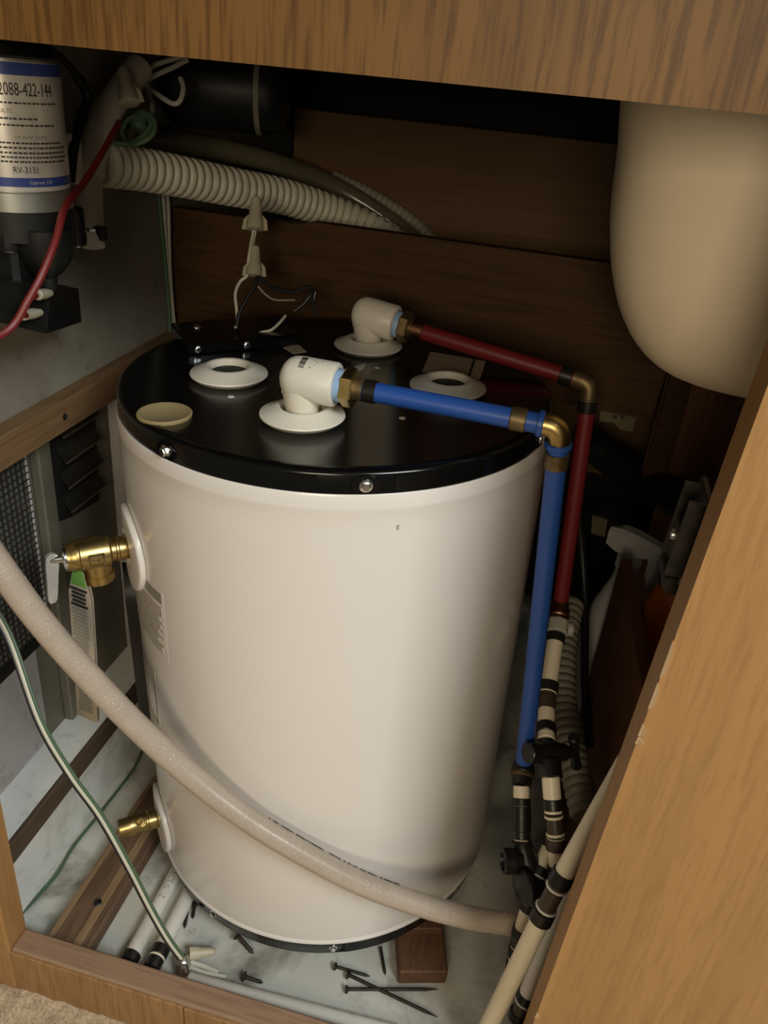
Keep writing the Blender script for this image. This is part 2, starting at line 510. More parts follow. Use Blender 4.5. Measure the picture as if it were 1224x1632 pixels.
# louvre field
build(MB().prism([(XD, -0.026, 0.517), (XD, -0.022, 0.385), (XD, 0.004, 0.378), (XD, 0.060, 0.372), (XD, 0.068, 0.517)], (0.0012, 0, 0)), 'louvre_field', M['void_dark'], door)
for k in range(4):
    z = 0.498 - k * 0.030
    lv = MB()
    lv.prism([(XD + 0.0012, -0.010, z), (XD + 0.011, -0.010, z - 0.014), (XD + 0.0098, -0.010, z - 0.0150), (XD + 0.0012, -0.010, z - 0.003)], (0, 0.070, 0))
    sl = build(lv, 'louvre_slat', M['louvre_dark'], door)
    build(MB().box((XD + 0.0098, -0.010, z - 0.0160), (XD + 0.0112, 0.060, z - 0.0140)), 'slat_lip', M['door_metal'], sl)
# wire screen left of the channel
build(MB().box((XD + 0.0009, -0.249, 0.275), (XD + 0.0016, -0.064, 0.517)), 'screen_backing', M['screen_grey'], door)
build(MB().box((XD + 0.0009, -0.249, 0.262), (XD + 0.006, -0.062, 0.2748), c=0.001), 'screen_frame', M['rubber_black'], door)
for k in range(24):
    y = -0.066 - k * 0.0075
    wv = MB().tube([(XD + 0.004, y, 0.275), (XD + 0.004, y, 0.516)], 0.00085 if k else 0.0014, 6)
    build(wv, 'screen_wire', M['louvre_dark'] if k else M['door_panel_low'], door)
for k in range(32):
    z = 0.512 - k * 0.0075
    wv = MB().tube([(XD + 0.0049, -0.249, z), (XD + 0.0049, -0.0645, z)], 0.00075, 6)
    build(wv, 'screen_wire', M['louvre_dark'], door)

# back boards
ledge = MB()
ledge.prism([(-0.291, 0.212, 0.545), (0.292, 0.205, 0.532), (0.300, 0.205, 0.6945), (-0.115, 0.210, 0.6945), (-0.135, 0.210, 0.6895), (-0.291, 0.212, 0.6895)], (0, 0.016, 0))
single(ledge, 'back_board', M['panel_brown'], 'brown wood-grain board standing behind the white tank', 'board')
ub = MB().box((-0.217, 0.421, 0.36), (0.62, 0.436, 0.7960), c=0.001)
single(ub, 'wood_sheet', M['panel_back'], 'dim tan wood sheet at the back behind the ribbed hose', 'wood sheet')
pb = thing('partition_board', 'dark brown partition below the cream sink basin', 'board', (0.46, 0.30, 0.42))
build(MB().box((0.303, 0.246, 0.43), (0.66, 0.262, 0.86), c=0.001), 'panel', M['panel_red'], pb)
build(MB().box((0.304, 0.236, 0.43), (0.330, 0.2458, 0.86), c=0.001), 'edge_strip', M['panel_brown'], pb)
single(MB().box((0.355, 0.40, 0.0), (0.66, 0.415, 0.355), c=0.001), 'low_board', M['panel_red'],
       'low reddish brown board behind the white spray bottle', 'board')

# ================================================================== WATER HEATER
TANKROT = ((0.96050, -0.27657, -0.03074), (0.27642, 0.96099, -0.00930), (0.03211, 0.00044, 0.99948))
TANKLOC = (0.00000, 0.00000, 0.05000)
R0 = 0.2
H = 0.5304
HT = H + 0.0185
tank = thing('water_heater', 'white cylindrical water heater with a glossy black top cap', 'water heater', TANKLOC, rot=TANKROT)
ZA = (0, 0, 1)
body = MB().lathe((0, 0, 0), ZA, [(0.000, 0.1965), (0.000, 0.1995), (0.002, 0.2012), (0.0045, 0.2012), (0.0065, 0.1998), (0.02, R0), (0.50, R0),
                                  (0.516, R0), (0.518, 0.2006), (0.5205, 0.2006), (0.5225, R0), (H - 0.001, R0), (H + 0.0008, 0.199), (H, 0.1970)], 128)
shell = build(body, 'shell', M['tank_white'], tank, local=True)
bot = MB().lathe((0, 0, 0), ZA, [(-0.0212, 0.188), (-0.0212, 0.1955), (-0.0190, 0.1970), (0.0005, 0.1972)], 128)
bring = build(bot, 'base_ring', M['tank_black'], tank, local=True)
RC = 0.1978
capm = MB().lathe((0, 0, 0), ZA, [(H - 0.002, RC), (HT - 0.0030, RC - 0.0004), (HT - 0.0012, RC - 0.0014), (HT, RC - 0.0036), (HT, RC - 0.010), (HT - 0.0006, RC - 0.012), (HT - 0.0006, 0.0001)], 160)
capo = build(capm, 'top_cap', M['tank_black'], tank, local=True, angle=50)

def tpt(ang, z, r):
    a = math.radians(ang)
    return Vector((r * math.cos(a), r * math.sin(a), z))

def trad(ang):
    a = math.radians(ang)
    return Vector((math.cos(a), math.sin(a), 0))

# cap side screws with shallow dimpled pads
for ang in ((-83.6599, 0.5385)[0], (-131.0179, 0.5389)[0], (-30.3005, 0.5320)[0], 35.0, 150.0):
    zc = H + 0.0078
    pad = MB()
    n = trad(ang)
    tdir = Vector((-n.y, n.x, 0))
    o = tpt(ang, zc, RC - 0.0012)
    ring = [o + tdir * (math.cos(q) * 0.0105) + Vector((0, 0, math.sin(q) * 0.0085)) for q in [2 * PI * i / 20 for i in range(20)]]
    pad.prism(ring, n * 0.0020)
    po = build(pad, 'screw_pad', M['tank_black'], tank, local=True)
    sc = MB().hexbolt(o + n * 0.0018, n, 0.0042)
    build(sc, 'screw', M['chrome'], po, local=True)
# flat seam tape pieces on the cap side either side of the front screw
for ang, w in ((-97.0, 0.022), (-74.5, 0.020)):
    a0, a1 = ang - math.degrees(w / RC) / 2, ang + math.degrees(w / RC) / 2
    tp = MB()
    rs = []
    for i in range(9):
        a = a0 + (a1 - a0) * i / 8
        rs.append([tpt(a, H + 0.0022, RC + 0.0001), tpt(a, H + 0.0150, RC + 0.0001), tpt(a, H + 0.0150, RC + 0.0007), tpt(a, H + 0.0022, RC + 0.0007)])
    tp.rings(rs)
    build(tp, 'cap_lug', M['tank_black'], tank, local=True)
# base ring screws
for ang in ((-126.9122, -0.0169)[0], (-86.5153, -0.0122)[0], -40.0):
    n = trad(ang)
    sc = MB().hexbolt(tpt(ang, -0.0105, 0.1966), n, 0.0036)
    build(sc, 'screw', M['chrome'], bring, local=True)
# a flat lug on the base ring right of the front screw
lug = MB()
rs = []
for i in range(13):
    a = -83.0 + 20.0 * i / 12
    rs.append([tpt(a, -0.0185, 0.1968), tpt(a, -0.001, 0.1968), tpt(a, -0.001, 0.1978), tpt(a, -0.0185, 0.1978)])
lug.rings(rs)
build(lug, 'ring_lug', M['rubber_black'], bring, local=True)

# escutcheons on the cap
ZT = HT - 0.0006
def escutcheon(c, name='port_ring', r=0.0352, dark=True):
    o = Vector((c[0], c[1], ZT))
    e = MB().lathe(o, ZA, [(0.0, r - 0.004), (0.0028, r - 0.0012), (0.0040, r), (0.0052, r - 0.0004), (0.0066, r - 0.004), (0.0112, 0.0220), (0.0120, 0.0200), (0.0112, 0.0182),
                           (0.0040, 0.0168), (0.0005, 0.0166)], 48, True, True)
    eo = build(e, name, M['plastic_cream'], tank, local=True, angle=50)
    if dark:
        d = MB().lathe(o + Vector((0, 0, 0.0006)), ZA, [(0.0, 0.0166), (0.0050, 0.0168)], 32)
        build(d, 'port_hole', M['hole_dark'], eo, local=True)
    return eo
e1 = (-0.0287, -0.1008, 0.5540)
e2 = (0.0292, 0.0918, 0.5540)
escutcheon(e1, dark=False)
escutcheon(e2, dark=False)
escutcheon((-0.0996, -0.0101, 0.5540))
escutcheon((0.0994, -0.0220, 0.5540))
pc = (-0.1393, -0.1042, 0.5510)
build(MB().lathe((pc[0], pc[1], ZT), ZA, [(0, 0.0218), (0.0020, 0.0222), (0.0030, 0.0212), (0.0026, 0.0185), (0.0016, 0.0165), (0.0014, 0.0001)], 40), 'port_plug', M['plug_beige'], tank, local=True)
# small pale mould marks on the cap
for q in ((-0.0921, -0.0579, 0.5485), (0.0538, -0.0916, 0.5485), (0.0367, 0.0328, 0.5485)):
    build(MB().lathe((q[0], q[1], ZT), ZA, [(0.0, 0.0030), (0.0004, 0.0026)], 12), 'mould_mark', M['white_dot'], tank, local=True)
# stickers lying on the cap
def sticker(pts, name, mat, parent=tank, t=0.0004, z=ZT):
    m = MB().prism([(p[0], p[1], z + 0.0001) for p in pts], (0, 0, t))
    return build(m, name, mat, parent, local=True)
sticker([(-0.0574, 0.0827, 0.5485), (-0.0428, 0.0951, 0.5485), (-0.0328, 0.0718, 0.5485), (-0.0461, 0.0641, 0.5485)], 'sticker', M['sticker_dim'])
big = sticker([(0.0936, 0.0886, 0.5485), (0.1478, 0.0655, 0.5485), (0.1343, 0.0122, 0.5485), (0.0802, 0.0271, 0.5485)], 'sticker', M['sticker_dim'])
sticker([(0.1355, 0.0698, 0.5485), (0.1379, 0.0681, 0.5485), (0.1250, 0.0146, 0.5485), (0.1228, 0.0161, 0.5485)], 'sticker_stripe', M['ink'], big, 0.0002, ZT + 0.0005)
sticker([(0.0155, 0.0338, 0.5485), (0.0254, 0.0425, 0.5485), (0.0239, 0.0275, 0.5485), (0.0177, 0.0161, 0.5485), (0.0136, 0.0191, 0.5485)], 'sticker', M['plastic_cream'])
# wiring cover at the back left of the cap
wc = MB()
A, B_ = V((-0.1460, 0.0456, 0.5490)), V((-0.0812, 0.0739, 0.5490))
A.z = B_.z = 0
u = (B_ - A).normalized()
w = Vector((-u.y, u.x, 0))
L = (B_ - A).length
Mx = Matrix.Translation((A.x, A.y, ZT)) @ Matrix(((u.x, w.x, 0), (u.y, w.y, 0), (0, 0, 1))).to_4x4()
wc.box((0.0, 0.0, 0.0), (0.118, 0.074, 0.012), Mx, 0.002)
cov = build(wc, 'wiring_cover', M['tank_black'], tank, local=True)
for q in ((0.010, -0.0004, 0.006), (L - 0.012, -0.0004, 0.006)):
    build(MB().hexbolt(Mx @ Vector(q), -w, 0.0030), 'screw', M['chrome'], cov, local=True)
build(MB().hexbolt(Mx @ Vector((0.022, 0.050, 0.0118)), (0, 0, 1), 0.0036), 'screw', M['chrome'], cov, local=True)

# side flange of the relief valve and of the drain, both following the curved shell
def side_flange(ang, zc, rad, name):
    m = MB()
    rs = []
    for rr, off in ((rad, 0.0004), (rad, 0.0034), (rad * 0.965, 0.0052), (rad * 0.90, 0.0056), (rad * 0.60, 0.0064), (rad * 0.44, 0.0060), (rad * 0.40, 0.0010)):
        ring = []
        for i in range(48):
            q = 2 * PI * i / 48
            s = math.cos(q) * rr
            ring.append(tpt(ang + math.degrees(s / R0), zc + math.sin(q) * rr, R0 + off))
        rs.append(ring)
    m.rings(rs, True, True)
    return build(m, name, M['tank_white'], tank, local=True, angle=50)
RV = (-157.0, 0.4070)
DV = (-158.5, 0.0420)
side_flange(RV[0], RV[1], 0.0415, 'valve_flange')
side_flange(DV[0], DV[1], 0.0385, 'drain_flange')
# black element cover on the far left of the shell
m = MB()
rs = []
for i in range(17):
    t = i / 16
    z = 0.12 + 0.235 * t
    hw = 7.5 * min(1.0, math.sqrt(max(0.0, (1 - t) / 0.12)) if t > 0.88 else 1.0) + 0.05
    ring = []
    for a_, off in ((-hw, 0.0005), (-hw * 0.92, 0.0110), (0, 0.0130), (hw * 0.92, 0.0110), (hw, 0.0005)):
        ring.append(tpt(-173.0 + a_, z, R0 + off))
    rs.append(ring)
m.rings(rs)
build(m, 'element_cover', M['rubber_black'], tank, local=True)
# printed data labels on the shell
def shell_patch(a0, a1, z0, z1, name, mat, off=0.0004, slant=0.0, parent=shell, z0b=None, z1b=None):
    m = MB()
    rs = []
    for i in range(9):
        t = i / 8
        a = a0 + (a1 - a0) * t
        za, zb = z0 + slant * t, z1 + slant * t
        rs.append([tpt(a, za, R0 - 0.0002), tpt(a, zb, R0 - 0.0002), tpt(a, zb, R0 + off), tpt(a, za, R0 + off)])
    m.rings(rs)
    return build(m, name, mat, parent, local=True)
lab = shell_patch(-165, -137.0, 0.318, 0.396, 'data_label', M['tank_white'], 0.0001)
shell_patch(-163, -137.6, 0.383, 0.394, 'label_header', M['ink_soft'], 0.0006, parent=lab)
for k in range(13):
    z = 0.376 - k * 0.0043
    shell_patch(-160 + random.uniform(-1, 1), -138.0 - random.choice((0, 0, 1.5, 3.0)), z, z + 0.0034, 'label_print', M['ink_grey'], 0.0006, parent=lab)
lab2 = shell_patch(-163, -147.0, 0.215, 0.285, 'warning_label', M['tank_white'], 0.0001)
for (a0, a1, z0, z1) in ((-161, -147.2, 0.283, 0.2845), (-161, -147.2, 0.2155, 0.217), (-148.0, -147.2, 0.217, 0.283), (-155, -154.4, 0.217, 0.283)):
    shell_patch(a0, a1, z0, z1, 'label_border', M['ink_soft'], 0.0006, parent=lab2)
# a small scratch mark on the front of the shell
shell_patch(-76.6, -75.9, 0.500, 0.5045, 'scratch', M['ink_grey'], 0.0002)

def tw(p):
    """tank-local point to world"""
    return Matrix.Translation(Vector(TANKLOC)) @ Matrix(TANKROT).to_4x4() @ Vector(p)
TD = Matrix(TANKROT)

# ------------------------------------------------------------------ text helper
def text_shapes(s, size):
    cu = bpy.data.curves.new('lettering', 'FONT')
    cu.body = s
    cu.size = size
    cu.resolution_u = 2
    ob = bpy.data.objects.new('lettering', cu)
    COL.objects.link(ob)
    dg = bpy.context.evaluated_depsgraph_get()
    ev = ob.evaluated_get(dg)
    me = ev.to_mesh()
    vs_ = [v.co.copy() for v in me.vertices]
    fs_ = [tuple(p.vertices) for p in me.polygons]
    ev.to_mesh_clear()
    bpy.data.objects.remove(ob, do_unlink=True)
    bpy.data.curves.remove(cu)
    return vs_, fs_

def text_on(mb, s, size, fn):
    """fn maps (u, v) of the lettering plane to a 3-D point"""
    vs_, fs_ = text_shapes(s, size)
    mb.add([fn(v.x, v.y) for v in vs_], fs_)
    return mb

# ------------------------------------------------------------------ relief valve, lever and tag
n = TD @ trad(RV[0])
o = tw(tpt(RV[0], RV[1], R0 + 0.004))
rv = thing('relief_valve', 'brass pressure relief valve on the left side of the tank', 'valve', o)
upv = TD @ Vector((0, 0, 1))
vb = MB().lathe(o, n, [(0.0, 0.0108), (0.008, 0.0110), (0.009, 0.0120), (0.0105, 0.0120), (0.0115, 0.0106), (0.015, 0.0106), (0.017, 0.0142), (0.022, 0.0148), (0.042, 0.0148),
                       (0.043, 0.0140), (0.048, 0.0140), (0.050, 0.0128), (0.053, 0.0124)], 36)
vbo = build(vb, 'body', M['brass'], rv)
oc = o + n * 0.029
build(MB().lathe(oc, -upv, [(0.0, 0.0130), (0.019, 0.0132), (0.0195, 0.0148), (0.027, 0.0148), (0.028, 0.0135), (0.028, 0.0105), (0.018, 0.0100)], 36), 'outlet', M['brass'], rv)
side = n.cross(upv).normalized()
if side.y > 0:
    side = -side
pl_ = MB()
for dx_, dz_, wx_, wz_ in ((0, 0.006, 0.0065, 0.0008), (0, -0.006, 0.0065, 0.0008), (0.006, 0, 0.0008, 0.0065), (-0.006, 0, 0.0008, 0.0065), (0.001, 0.001, 0.0030, 0.0008), (-0.002, -0.001, 0.0008, 0.0035)):
    c_ = oc + side * 0.0144 + n * dx_ + upv * dz_
    Mm = Matrix.Translation(c_) @ Matrix((n, side, upv)).transposed().to_4x4()
    pl_.box((-wx_, -0.0002, -wz_), (wx_, 0.0012, wz_), Mm)
build(pl_, 'cast_mark', M['brass_old'], vbo)
oe = o + n * 0.053
build(MB().lathe(oe, n, [(0.0, 0.0122), (0.002, 0.0126), (0.003, 0.0105), (0.004, 0.0038), (0.010, 0.0034)], 24), 'end_disc', M['chrome'], rv)
# lever hanging down
lv = MB()
oL = oe + n * 0.0105
rs = []
lvd = (n * 0.82 + side * 0.30).normalized()
lvf = lvd.cross(upv).normalized()
for t, wd in ((-0.007, 0.0020), (-0.0045, 0.0050), (0.003, 0.0062), (0.018, 0.0052), (0.034, 0.0046), (0.041, 0.0040), (0.044, 0.0022)):
    c_ = oL - upv * t + n * (0.005 * max(t, 0) / 0.042) + n * 0.002
    rs.append([c_ + lvd * wd + lvf * 0.0018, c_ - lvd * wd + lvf * 0.0018, c_ - lvd * wd - lvf * 0.0018, c_ + lvd * wd - lvf * 0.0018])
lv.rings(rs)
lvo = build(lv, 'lever', M['lever_grey'], rv, angle=30)
fs_ = lvf if lvf.y < 0 else -lvf
build(MB().lathe(oL + n * 0.002 + fs_ * 0.0016, fs_, [(0.0, 0.0024), (0.0012, 0.0018)], 12), 'rivet', M['steel'], lvo)
# folded paper tag hanging from the valve
tg = thing('instruction_tag', 'folded paper instruction tag hanging from the brass relief valve', 'tag', o + n * 0.060 - upv * 0.10)
def tag_sheet(off, wid, mat, name, parent, z_top=-0.012, z_bot=-0.182, bend=0.008, s0=0.0, t=0.0005):
    m_ = MB()
    rs_ = []
    N = 14
    for i in range(N + 1):
        tt = i / N
        zz = z_top + (z_bot - z_top) * tt
        tt = (zz + 0.012) / (-0.170)
        w0 = wid * min(1.0, max(0.45, 0.45 + tt * 4.0))
        b = bend * math.sin(tt * PI * 0.9) * (1 if tt < .7 else 1.0)
        c_ = o + n * (0.046 + off + 0.012 * tt) + upv * zz + side * (0.006 + b + s0)
        dirw = (n * 0.62 - side * 0.78).normalized()
        nn = dirw.cross(upv).normalized()
        shorten = 0.0 if tt < 0.85 else 0.0
        rs_.append([c_ - dirw * w0, c_ + dirw * w0, c_ + dirw * w0 + nn * t, c_ - dirw * w0 + nn * t])
    m_.rings(rs_)
    return build(m_, name, mat, parent, angle=60)
t1 = tag_sheet(0.0, 0.013, M['paper'], 'sheet', tg)
tag_sheet(-0.003, 0.0128, M['paper'], 'sheet', tg, -0.014, -0.185, 0.006, -0.004)
tag_sheet(0.0002, 0.0125, M['paper_green'], 'green_band', t1, -0.011, -0.026, 0.008, 0.0008, 0.0006)
for k in range(36):
    zz = -0.030 - k * 0.0040
    tt = (zz + 0.012) / (-0.170)
    b = 0.008 * math.sin(tt * PI * 0.9)
    c_ = o + n * (0.046 + 0.012 * tt) + upv * zz + side * (0.006 + b)
    dirw = (n * 0.62 - side * 0.78).normalized()
    nn = dirw.cross(upv).normalized()
    if nn.y > 0:
        nn = -nn
    Mm = Matrix.Translation(c_) @ Matrix((dirw, nn, upv)).transposed().to_4x4()
    hw_ = 0.0100 * random.uniform(0.75, 1.0)
    th_ = 0.0011 if k < 5 else 0.0008
    build(MB().box((-hw_, 0.0002, -th_), (hw_, 0.0011, th_), Mm), 'print_line', M['ink'] if k < 5 else M['ink_soft'], t1)

# ------------------------------------------------------------------ drain valve
n = TD @ trad(DV[0])
o = tw(tpt(DV[0], DV[1], R0 + 0.003))
dv = thing('drain_valve', 'short brass drain valve at the foot of the tank', 'valve', o)
dbo = build(MB().lathe(o, n, [(0.0, 0.0105), (0.012, 0.0108), (0.013, 0.0100), (0.026, 0.0100), (0.028, 0.0108), (0.034, 0.0110), (0.036, 0.0104), (0.043, 0.0106), (0.045, 0.0098), (0.045, 0.0070), (0.036, 0.0068)], 32), 'body', M['brass'], dv)
dd = (upv * 0.75 + Vector((0.1, -0.65, 0))).normalized()
build(MB().lathe(o + n * 0.017 + dd * 0.008, dd, [(0.0, 0.0060), (0.004, 0.0058), (0.0042, 0.0050), (0.007, 0.0046), (0.0072, 0.0034), (0.0050, 0.0030)], 20), 'spindle', M['brass'], dv)

# ------------------------------------------------------------------ pipe building blocks
def band(mb, p, d, r, w, edge=0.0006):
    p = Vector(p)
    d = Vector(d).normalized()
    return mb.lathe(p - d * (w / 2), d, [(0, r - edge), (edge, r), (w - edge, r), (w, r - edge)], 24)

def straight(name, label, cat, a, b, r, mat, bands=(), group=None):
    """pipe from a to b; bands = (distance along from a, extra radius, width, material key, part name)"""
    a, b = Vector(a), Vector(b)
    d = (b - a)
    L_ = d.length
    d.normalize()
    t = thing(name, label, cat, a, group)
    build(MB().lathe(a, d, [(0, r - 0.0006), (0.0006, r), (L_ - 0.0006, r), (L_, r - 0.0006)], 28), 'pipe', mat, t)
    for s, er, w_, mk, pn in bands:
        build(band(MB(), a + d * s, d, r + er, w_), pn, M[mk], t)
    return t

def elbow90(name, label, cat, c, d1, d2, r, leg, mat, collars=(), group=None):
    """bent fitting: legs along d1 and d2 out of corner c"""
    c, d1, d2 = Vector(c), Vector(d1).normalized(), Vector(d2).normalized()
    path = [c + d1 * leg, c + d1 * (leg * 0.75)]
    rr = leg * 0.62
    for i in range(9):
        t = i / 8
        q = (1 - t) ** 2 * (c + d1 * rr) + 2 * t * (1 - t) * c + t * t * (c + d2 * rr)
        path.append(q)
    path += [c + d2 * (leg * 0.75), c + d2 * leg]
    t_ = thing(name, label, cat, c, group)
    build(MB().tube(path, r, 24), 'body', mat, t_)
    for dd_, rad, w_, mk in collars:
        build(band(MB(), c + Vector(dd_).normalized() * (leg - w_ * 0.4), dd_, rad, w_), 'collar', M[mk], t_)
    return t_

RP = 0.0080      # half-inch tubing
# blue cold line
up = Vector(TD @ Vector((0, 0, 1)))
E1 = tw((e1[0], e1[1], ZT)) + up * 0.0345
EB = V((0.1877, -0.1202, 0.6317))
R1 = tw((e2[0], e2[1], ZT)) + up * 0.0345
ER = V((0.2111, 0.0617, 0.6098))

def swivel(E, target, label, pmat, tape, r=0.0178):
    d = (target - E).normalized()
    t = thing('pipe_elbow', label, 'fitting', E - up * 0.0345, 'white plastic elbows on the tank')
    m_ = MB().lathe(E - d * 0.0185, d, [(0.0, 0.0015), (0.0012, 0.0065), (0.0035, 0.0115), (0.0070, 0.0152), (0.0115, 0.0172), (0.017, r), (0.046, r), (0.0475, r - 0.0008), (0.048, r - 0.0022), (0.048, r - 0.0042), (0.040, r - 0.0046)], 40)
    b_ = build(m_, 'barrel', M['plastic_cream'], t, angle=50)
    build(MB().lathe(E - up * 0.0340, up, [(0.0, 0.0134), (0.010, 0.0136), (0.020, 0.0160), (0.030, 0.0165)], 36), 'stub', M['plastic_cream'], t)
    sd = d.cross(up).normalized()
    build(MB().lathe(E - up * 0.013 - d * 0.012, -d, [(0.0, 0.0034), (0.0045, 0.0034), (0.0055, 0.0024)], 14), 'nub', M['plastic_cream'], b_)
    build(MB().lathe(E + d * 0.026, d, [(0.0, 0.0128), (0.0075, 0.0132), (0.009, 0.0128)], 32), 'thread_tape', M[tape], t)
    nut = build(MB().lathe(E + d * 0.0345, d, [(0.0, 0.0148), (0.0012, 0.0160), (0.0088, 0.0160), (0.0100, 0.0148)], 6, rot=0.3), 'hex_nut', M['brass'] if pmat == 'blue_pex' else M['brass_old'], t, angle=25)
    build(MB().lathe(E + d * 0.0445, d, [(0.0, 0.0092), (0.007, 0.0092)], 28), 'spigot', M['brass_old'], t)
    return t, b_, d, sd
s1, b1, d1, sd1 = swivel(E1, EB, 'white plastic elbow with small printed code at the start of the blue pipe', 'blue_pex', 'tape_blue')
s2, b2, d2, sd2 = swivel(R1, ER, 'white plastic elbow at the start of the red pipe near the back board', 'red_pex', 'tape_blue')
# printed code on the front elbow: small dark bars round the barrel
topd = sd1.cross(d1).normalized()
if topd.z < 0:
    topd = -topd
frontd = Vector((0, -1, 0)) - d1 * d1.dot(Vector((0, -1, 0)))
frontd = (frontd - topd * frontd.dot(topd)).normalized()
def on_barrel(s, ang, rr=0.0181):
    return E1 + d1 * s + (topd * math.cos(ang) + frontd * math.sin(ang)) * rr
pm = MB()
for k in range(9):
    a0 = 0.02 + k * 0.085
    wdt = random.choice((0.025, 0.04, 0.055))
    pm.rings([[on_barrel(0.000, a0, 0.0177), on_barrel(0.000, a0 + wdt, 0.0177), on_barrel(0.000, a0 + wdt), on_barrel(0.000, a0)],
              [on_barrel(0.0048, a0, 0.0177), on_barrel(0.0048, a0 + wdt, 0.0177), on_barrel(0.0048, a0 + wdt), on_barrel(0.0048, a0)]])
build(pm, 'printed_code', M['ink'], b1)
pm = MB()
for (s, a0, ds, da) in ((0.010, 0.16, 0.0012, 0.04), (0.013, 0.24, 0.0010, 0.05), (0.016, 0.10, 0.0012, 0.03), (0.009, 0.62, 0.0014, 0.05)):
    pm.rings([[on_barrel(s, a0, 0.0177), on_barrel(s, a0 + da, 0.0177), on_barrel(s, a0 + da), on_barrel(s, a0)],
              [on_barrel(s + ds, a0, 0.0177), on_barrel(s + ds, a0 + da, 0.0177), on_barrel(s + ds, a0 + da), on_barrel(s + ds, a0)]])
build(pm, 'print_speck', M['ink_soft'], b1)

Lb = (EB - E1).length
straight('water_pipe', 'blue plastic pipe running level over the black tank cap', 'pipe', E1 + d1 * 0.0450, EB - d1 * 0.0155, RP, M['blue_pex'],
         [(0.0120, 0.0012, 0.010, 'crimp_black', 'crimp_ring'), (Lb - 0.0605 - 0.016, 0.0012, 0.012, 'brass_old', 'crimp_ring')])
BB = V((0.2204, -0.0947, 0.2657))
db = (BB - EB).normalized()
elbow90('brass_elbow', 'brass elbow joining the two blue pipes', 'fitting', EB, -d1, db, 0.0088, 0.0165, M['brass'], ((-d1, 0.0104, 0.0045, 'blue_pex'), (db, 0.0104, 0.0045, 'blue_pex')))
Lv = (BB - EB).length
straight('water_pipe', 'blue plastic pipe dropping beside the right side of the tank', 'pipe', EB + db * 0.0160, BB, RP, M['blue_pex'],
         [(0.0115, 0.0012, 0.013, 'brass_old', 'crimp_ring')])
# red hot line
Lr = (ER - R1).length
straight('water_pipe', 'red plastic pipe slanting along the brown back board', 'pipe', R1 + d2 * 0.0450, ER - d2 * 0.0155, RP, M['red_pex'],
         [(0.0080, 0.0016, 0.012, 'copper_old', 'crimp_ring'), (Lr - 0.0605 - 0.008, 0.0015, 0.012, 'crimp_black', 'crimp_ring')])
RB = V((0.2290, 0.0381, 0.3750))
dr = (RB - ER).normalized()
elbow90('brass_elbow', 'dull brass elbow joining the two red pipes', 'fitting', ER, -d2, dr, 0.0088, 0.0165, M['brass_old'], ((dr, 0.0098, 0.0022, 'brass_old'),))
straight('water_pipe', 'red plastic pipe dropping behind the blue pipe', 'pipe', ER + dr * 0.0160, RB, RP, M['red_pex'],
         [(0.0060, 0.0012, 0.012, 'crimp_black', 'crimp_ring')])

# line below the red pipe: coupling, grey nut, cream tubing, crimp bands, shut-off valve
RPB = 0.0084
P1 = V((0.2295, 0.0052, 0.3576))
P2 = V((0.2306, -0.0480, 0.3247))
dp = (P1 - RB).normalized()
t = thing('pipe_coupling', 'dark copper coupling with grey collar under the red pipe', 'fitting', P1)
Lc = (P1 - RB).length
build(MB().lathe(RB, dp, [(0, 0.0092), (0.006, 0.0092), (0.007, 0.0108), (0.016, 0.0112), (0.0175, 0.0100), (Lc * 0.62, 0.0100)], 24), 'body', M['copper_old'], t)
build(MB().lathe(RB + dp * (Lc * 0.55), dp, [(0, 0.0108), (0.002, 0.0122), (Lc * 0.40, 0.0122), (Lc * 0.42, 0.0110)], 8), 'collar', M['grey_nut'], t, angle=20)
wing = RB + dp * (Lc * 0.74)
build(MB().lathe(wing + Vector((0.010, 0, 0)), (1, 0.15, 0), [(0, 0.0075), (0.0055, 0.0075), (0.0062, 0.0068)], 12), 'wing', M['grey_nut'], t)
straight('water_pipe', 'short cream pipe hanging below the red pipe coupling', 'pipe', P1, P2, RPB, M['poly_cream'],
         [(0.004, 0.0014, 0.009, 'crimp_black', 'crimp_ring'), ((P2 - P1).length - 0.006, 0.0014, 0.010, 'crimp_black', 'crimp_ring')])
P3 = V((0.2319, -0.0642, 0.3161))
P4 = V((0.2350, -0.0972, 0.3080))
d23 = (P3 - P2).normalized()
single(MB().lathe(P2, d23, [(0.0005, 0.0076), (0.004, 0.0076), (0.005, 0.0086), ((P3 - P2).length - 0.001, 0.0086)], 24), 'pipe_coupling', M['fitting_brown'],
       'black coupling between the two short cream pipes', 'fitting')
straight('water_pipe', 'stubby cream pipe entering the top of the black shut-off valve', 'pipe', P3, P4, RPB, M['poly_cream'],
         [((P4 - P3).length - 0.012, 0.0015, 0.010, 'crimp_black', 'crimp_ring')])
# shut-off valve (black) with T handle
P5 = V((0.2447, -0.1260, 0.2907))
dv45 = (P5 - P4).normalized()
sv = thing('shutoff_valve', 'black plastic shut-off valve with T handle on the cream pipe', 'valve', P4)
build(MB().lathe(P4, dv45, [(0.0, 0.0080), (0.006, 0.0082), ((P5 - P4).length - 0.016, 0.0086), ((P5 - P4).length - 0.015, 0.0112), ((P5 - P4).length, 0.0112)], 24), 'body', M['fitting_black'], sv)
cv = (P4 + P5) / 2 - dv45 * 0.006
xh = V((0.2709, -0.0883, 0.2906)) - V((0.2206, -0.1238, 0.3071))
xh.normalize()
build(MB().lathe(cv - xh * 0.024, xh, [(0.0, 0.0090), (0.001, 0.0098), (0.036, 0.0100), (0.037, 0.0086), (0.045, 0.0080), (0.046, 0.0060), (0.056, 0.0060)], 24), 'bonnet', M['fitting_black'], sv)
hc = cv + xh * 0.034
hd = (upv * 0.85 - Vector((0, 1, 0)) * 0.1 + xh * (-0.25)).normalized()
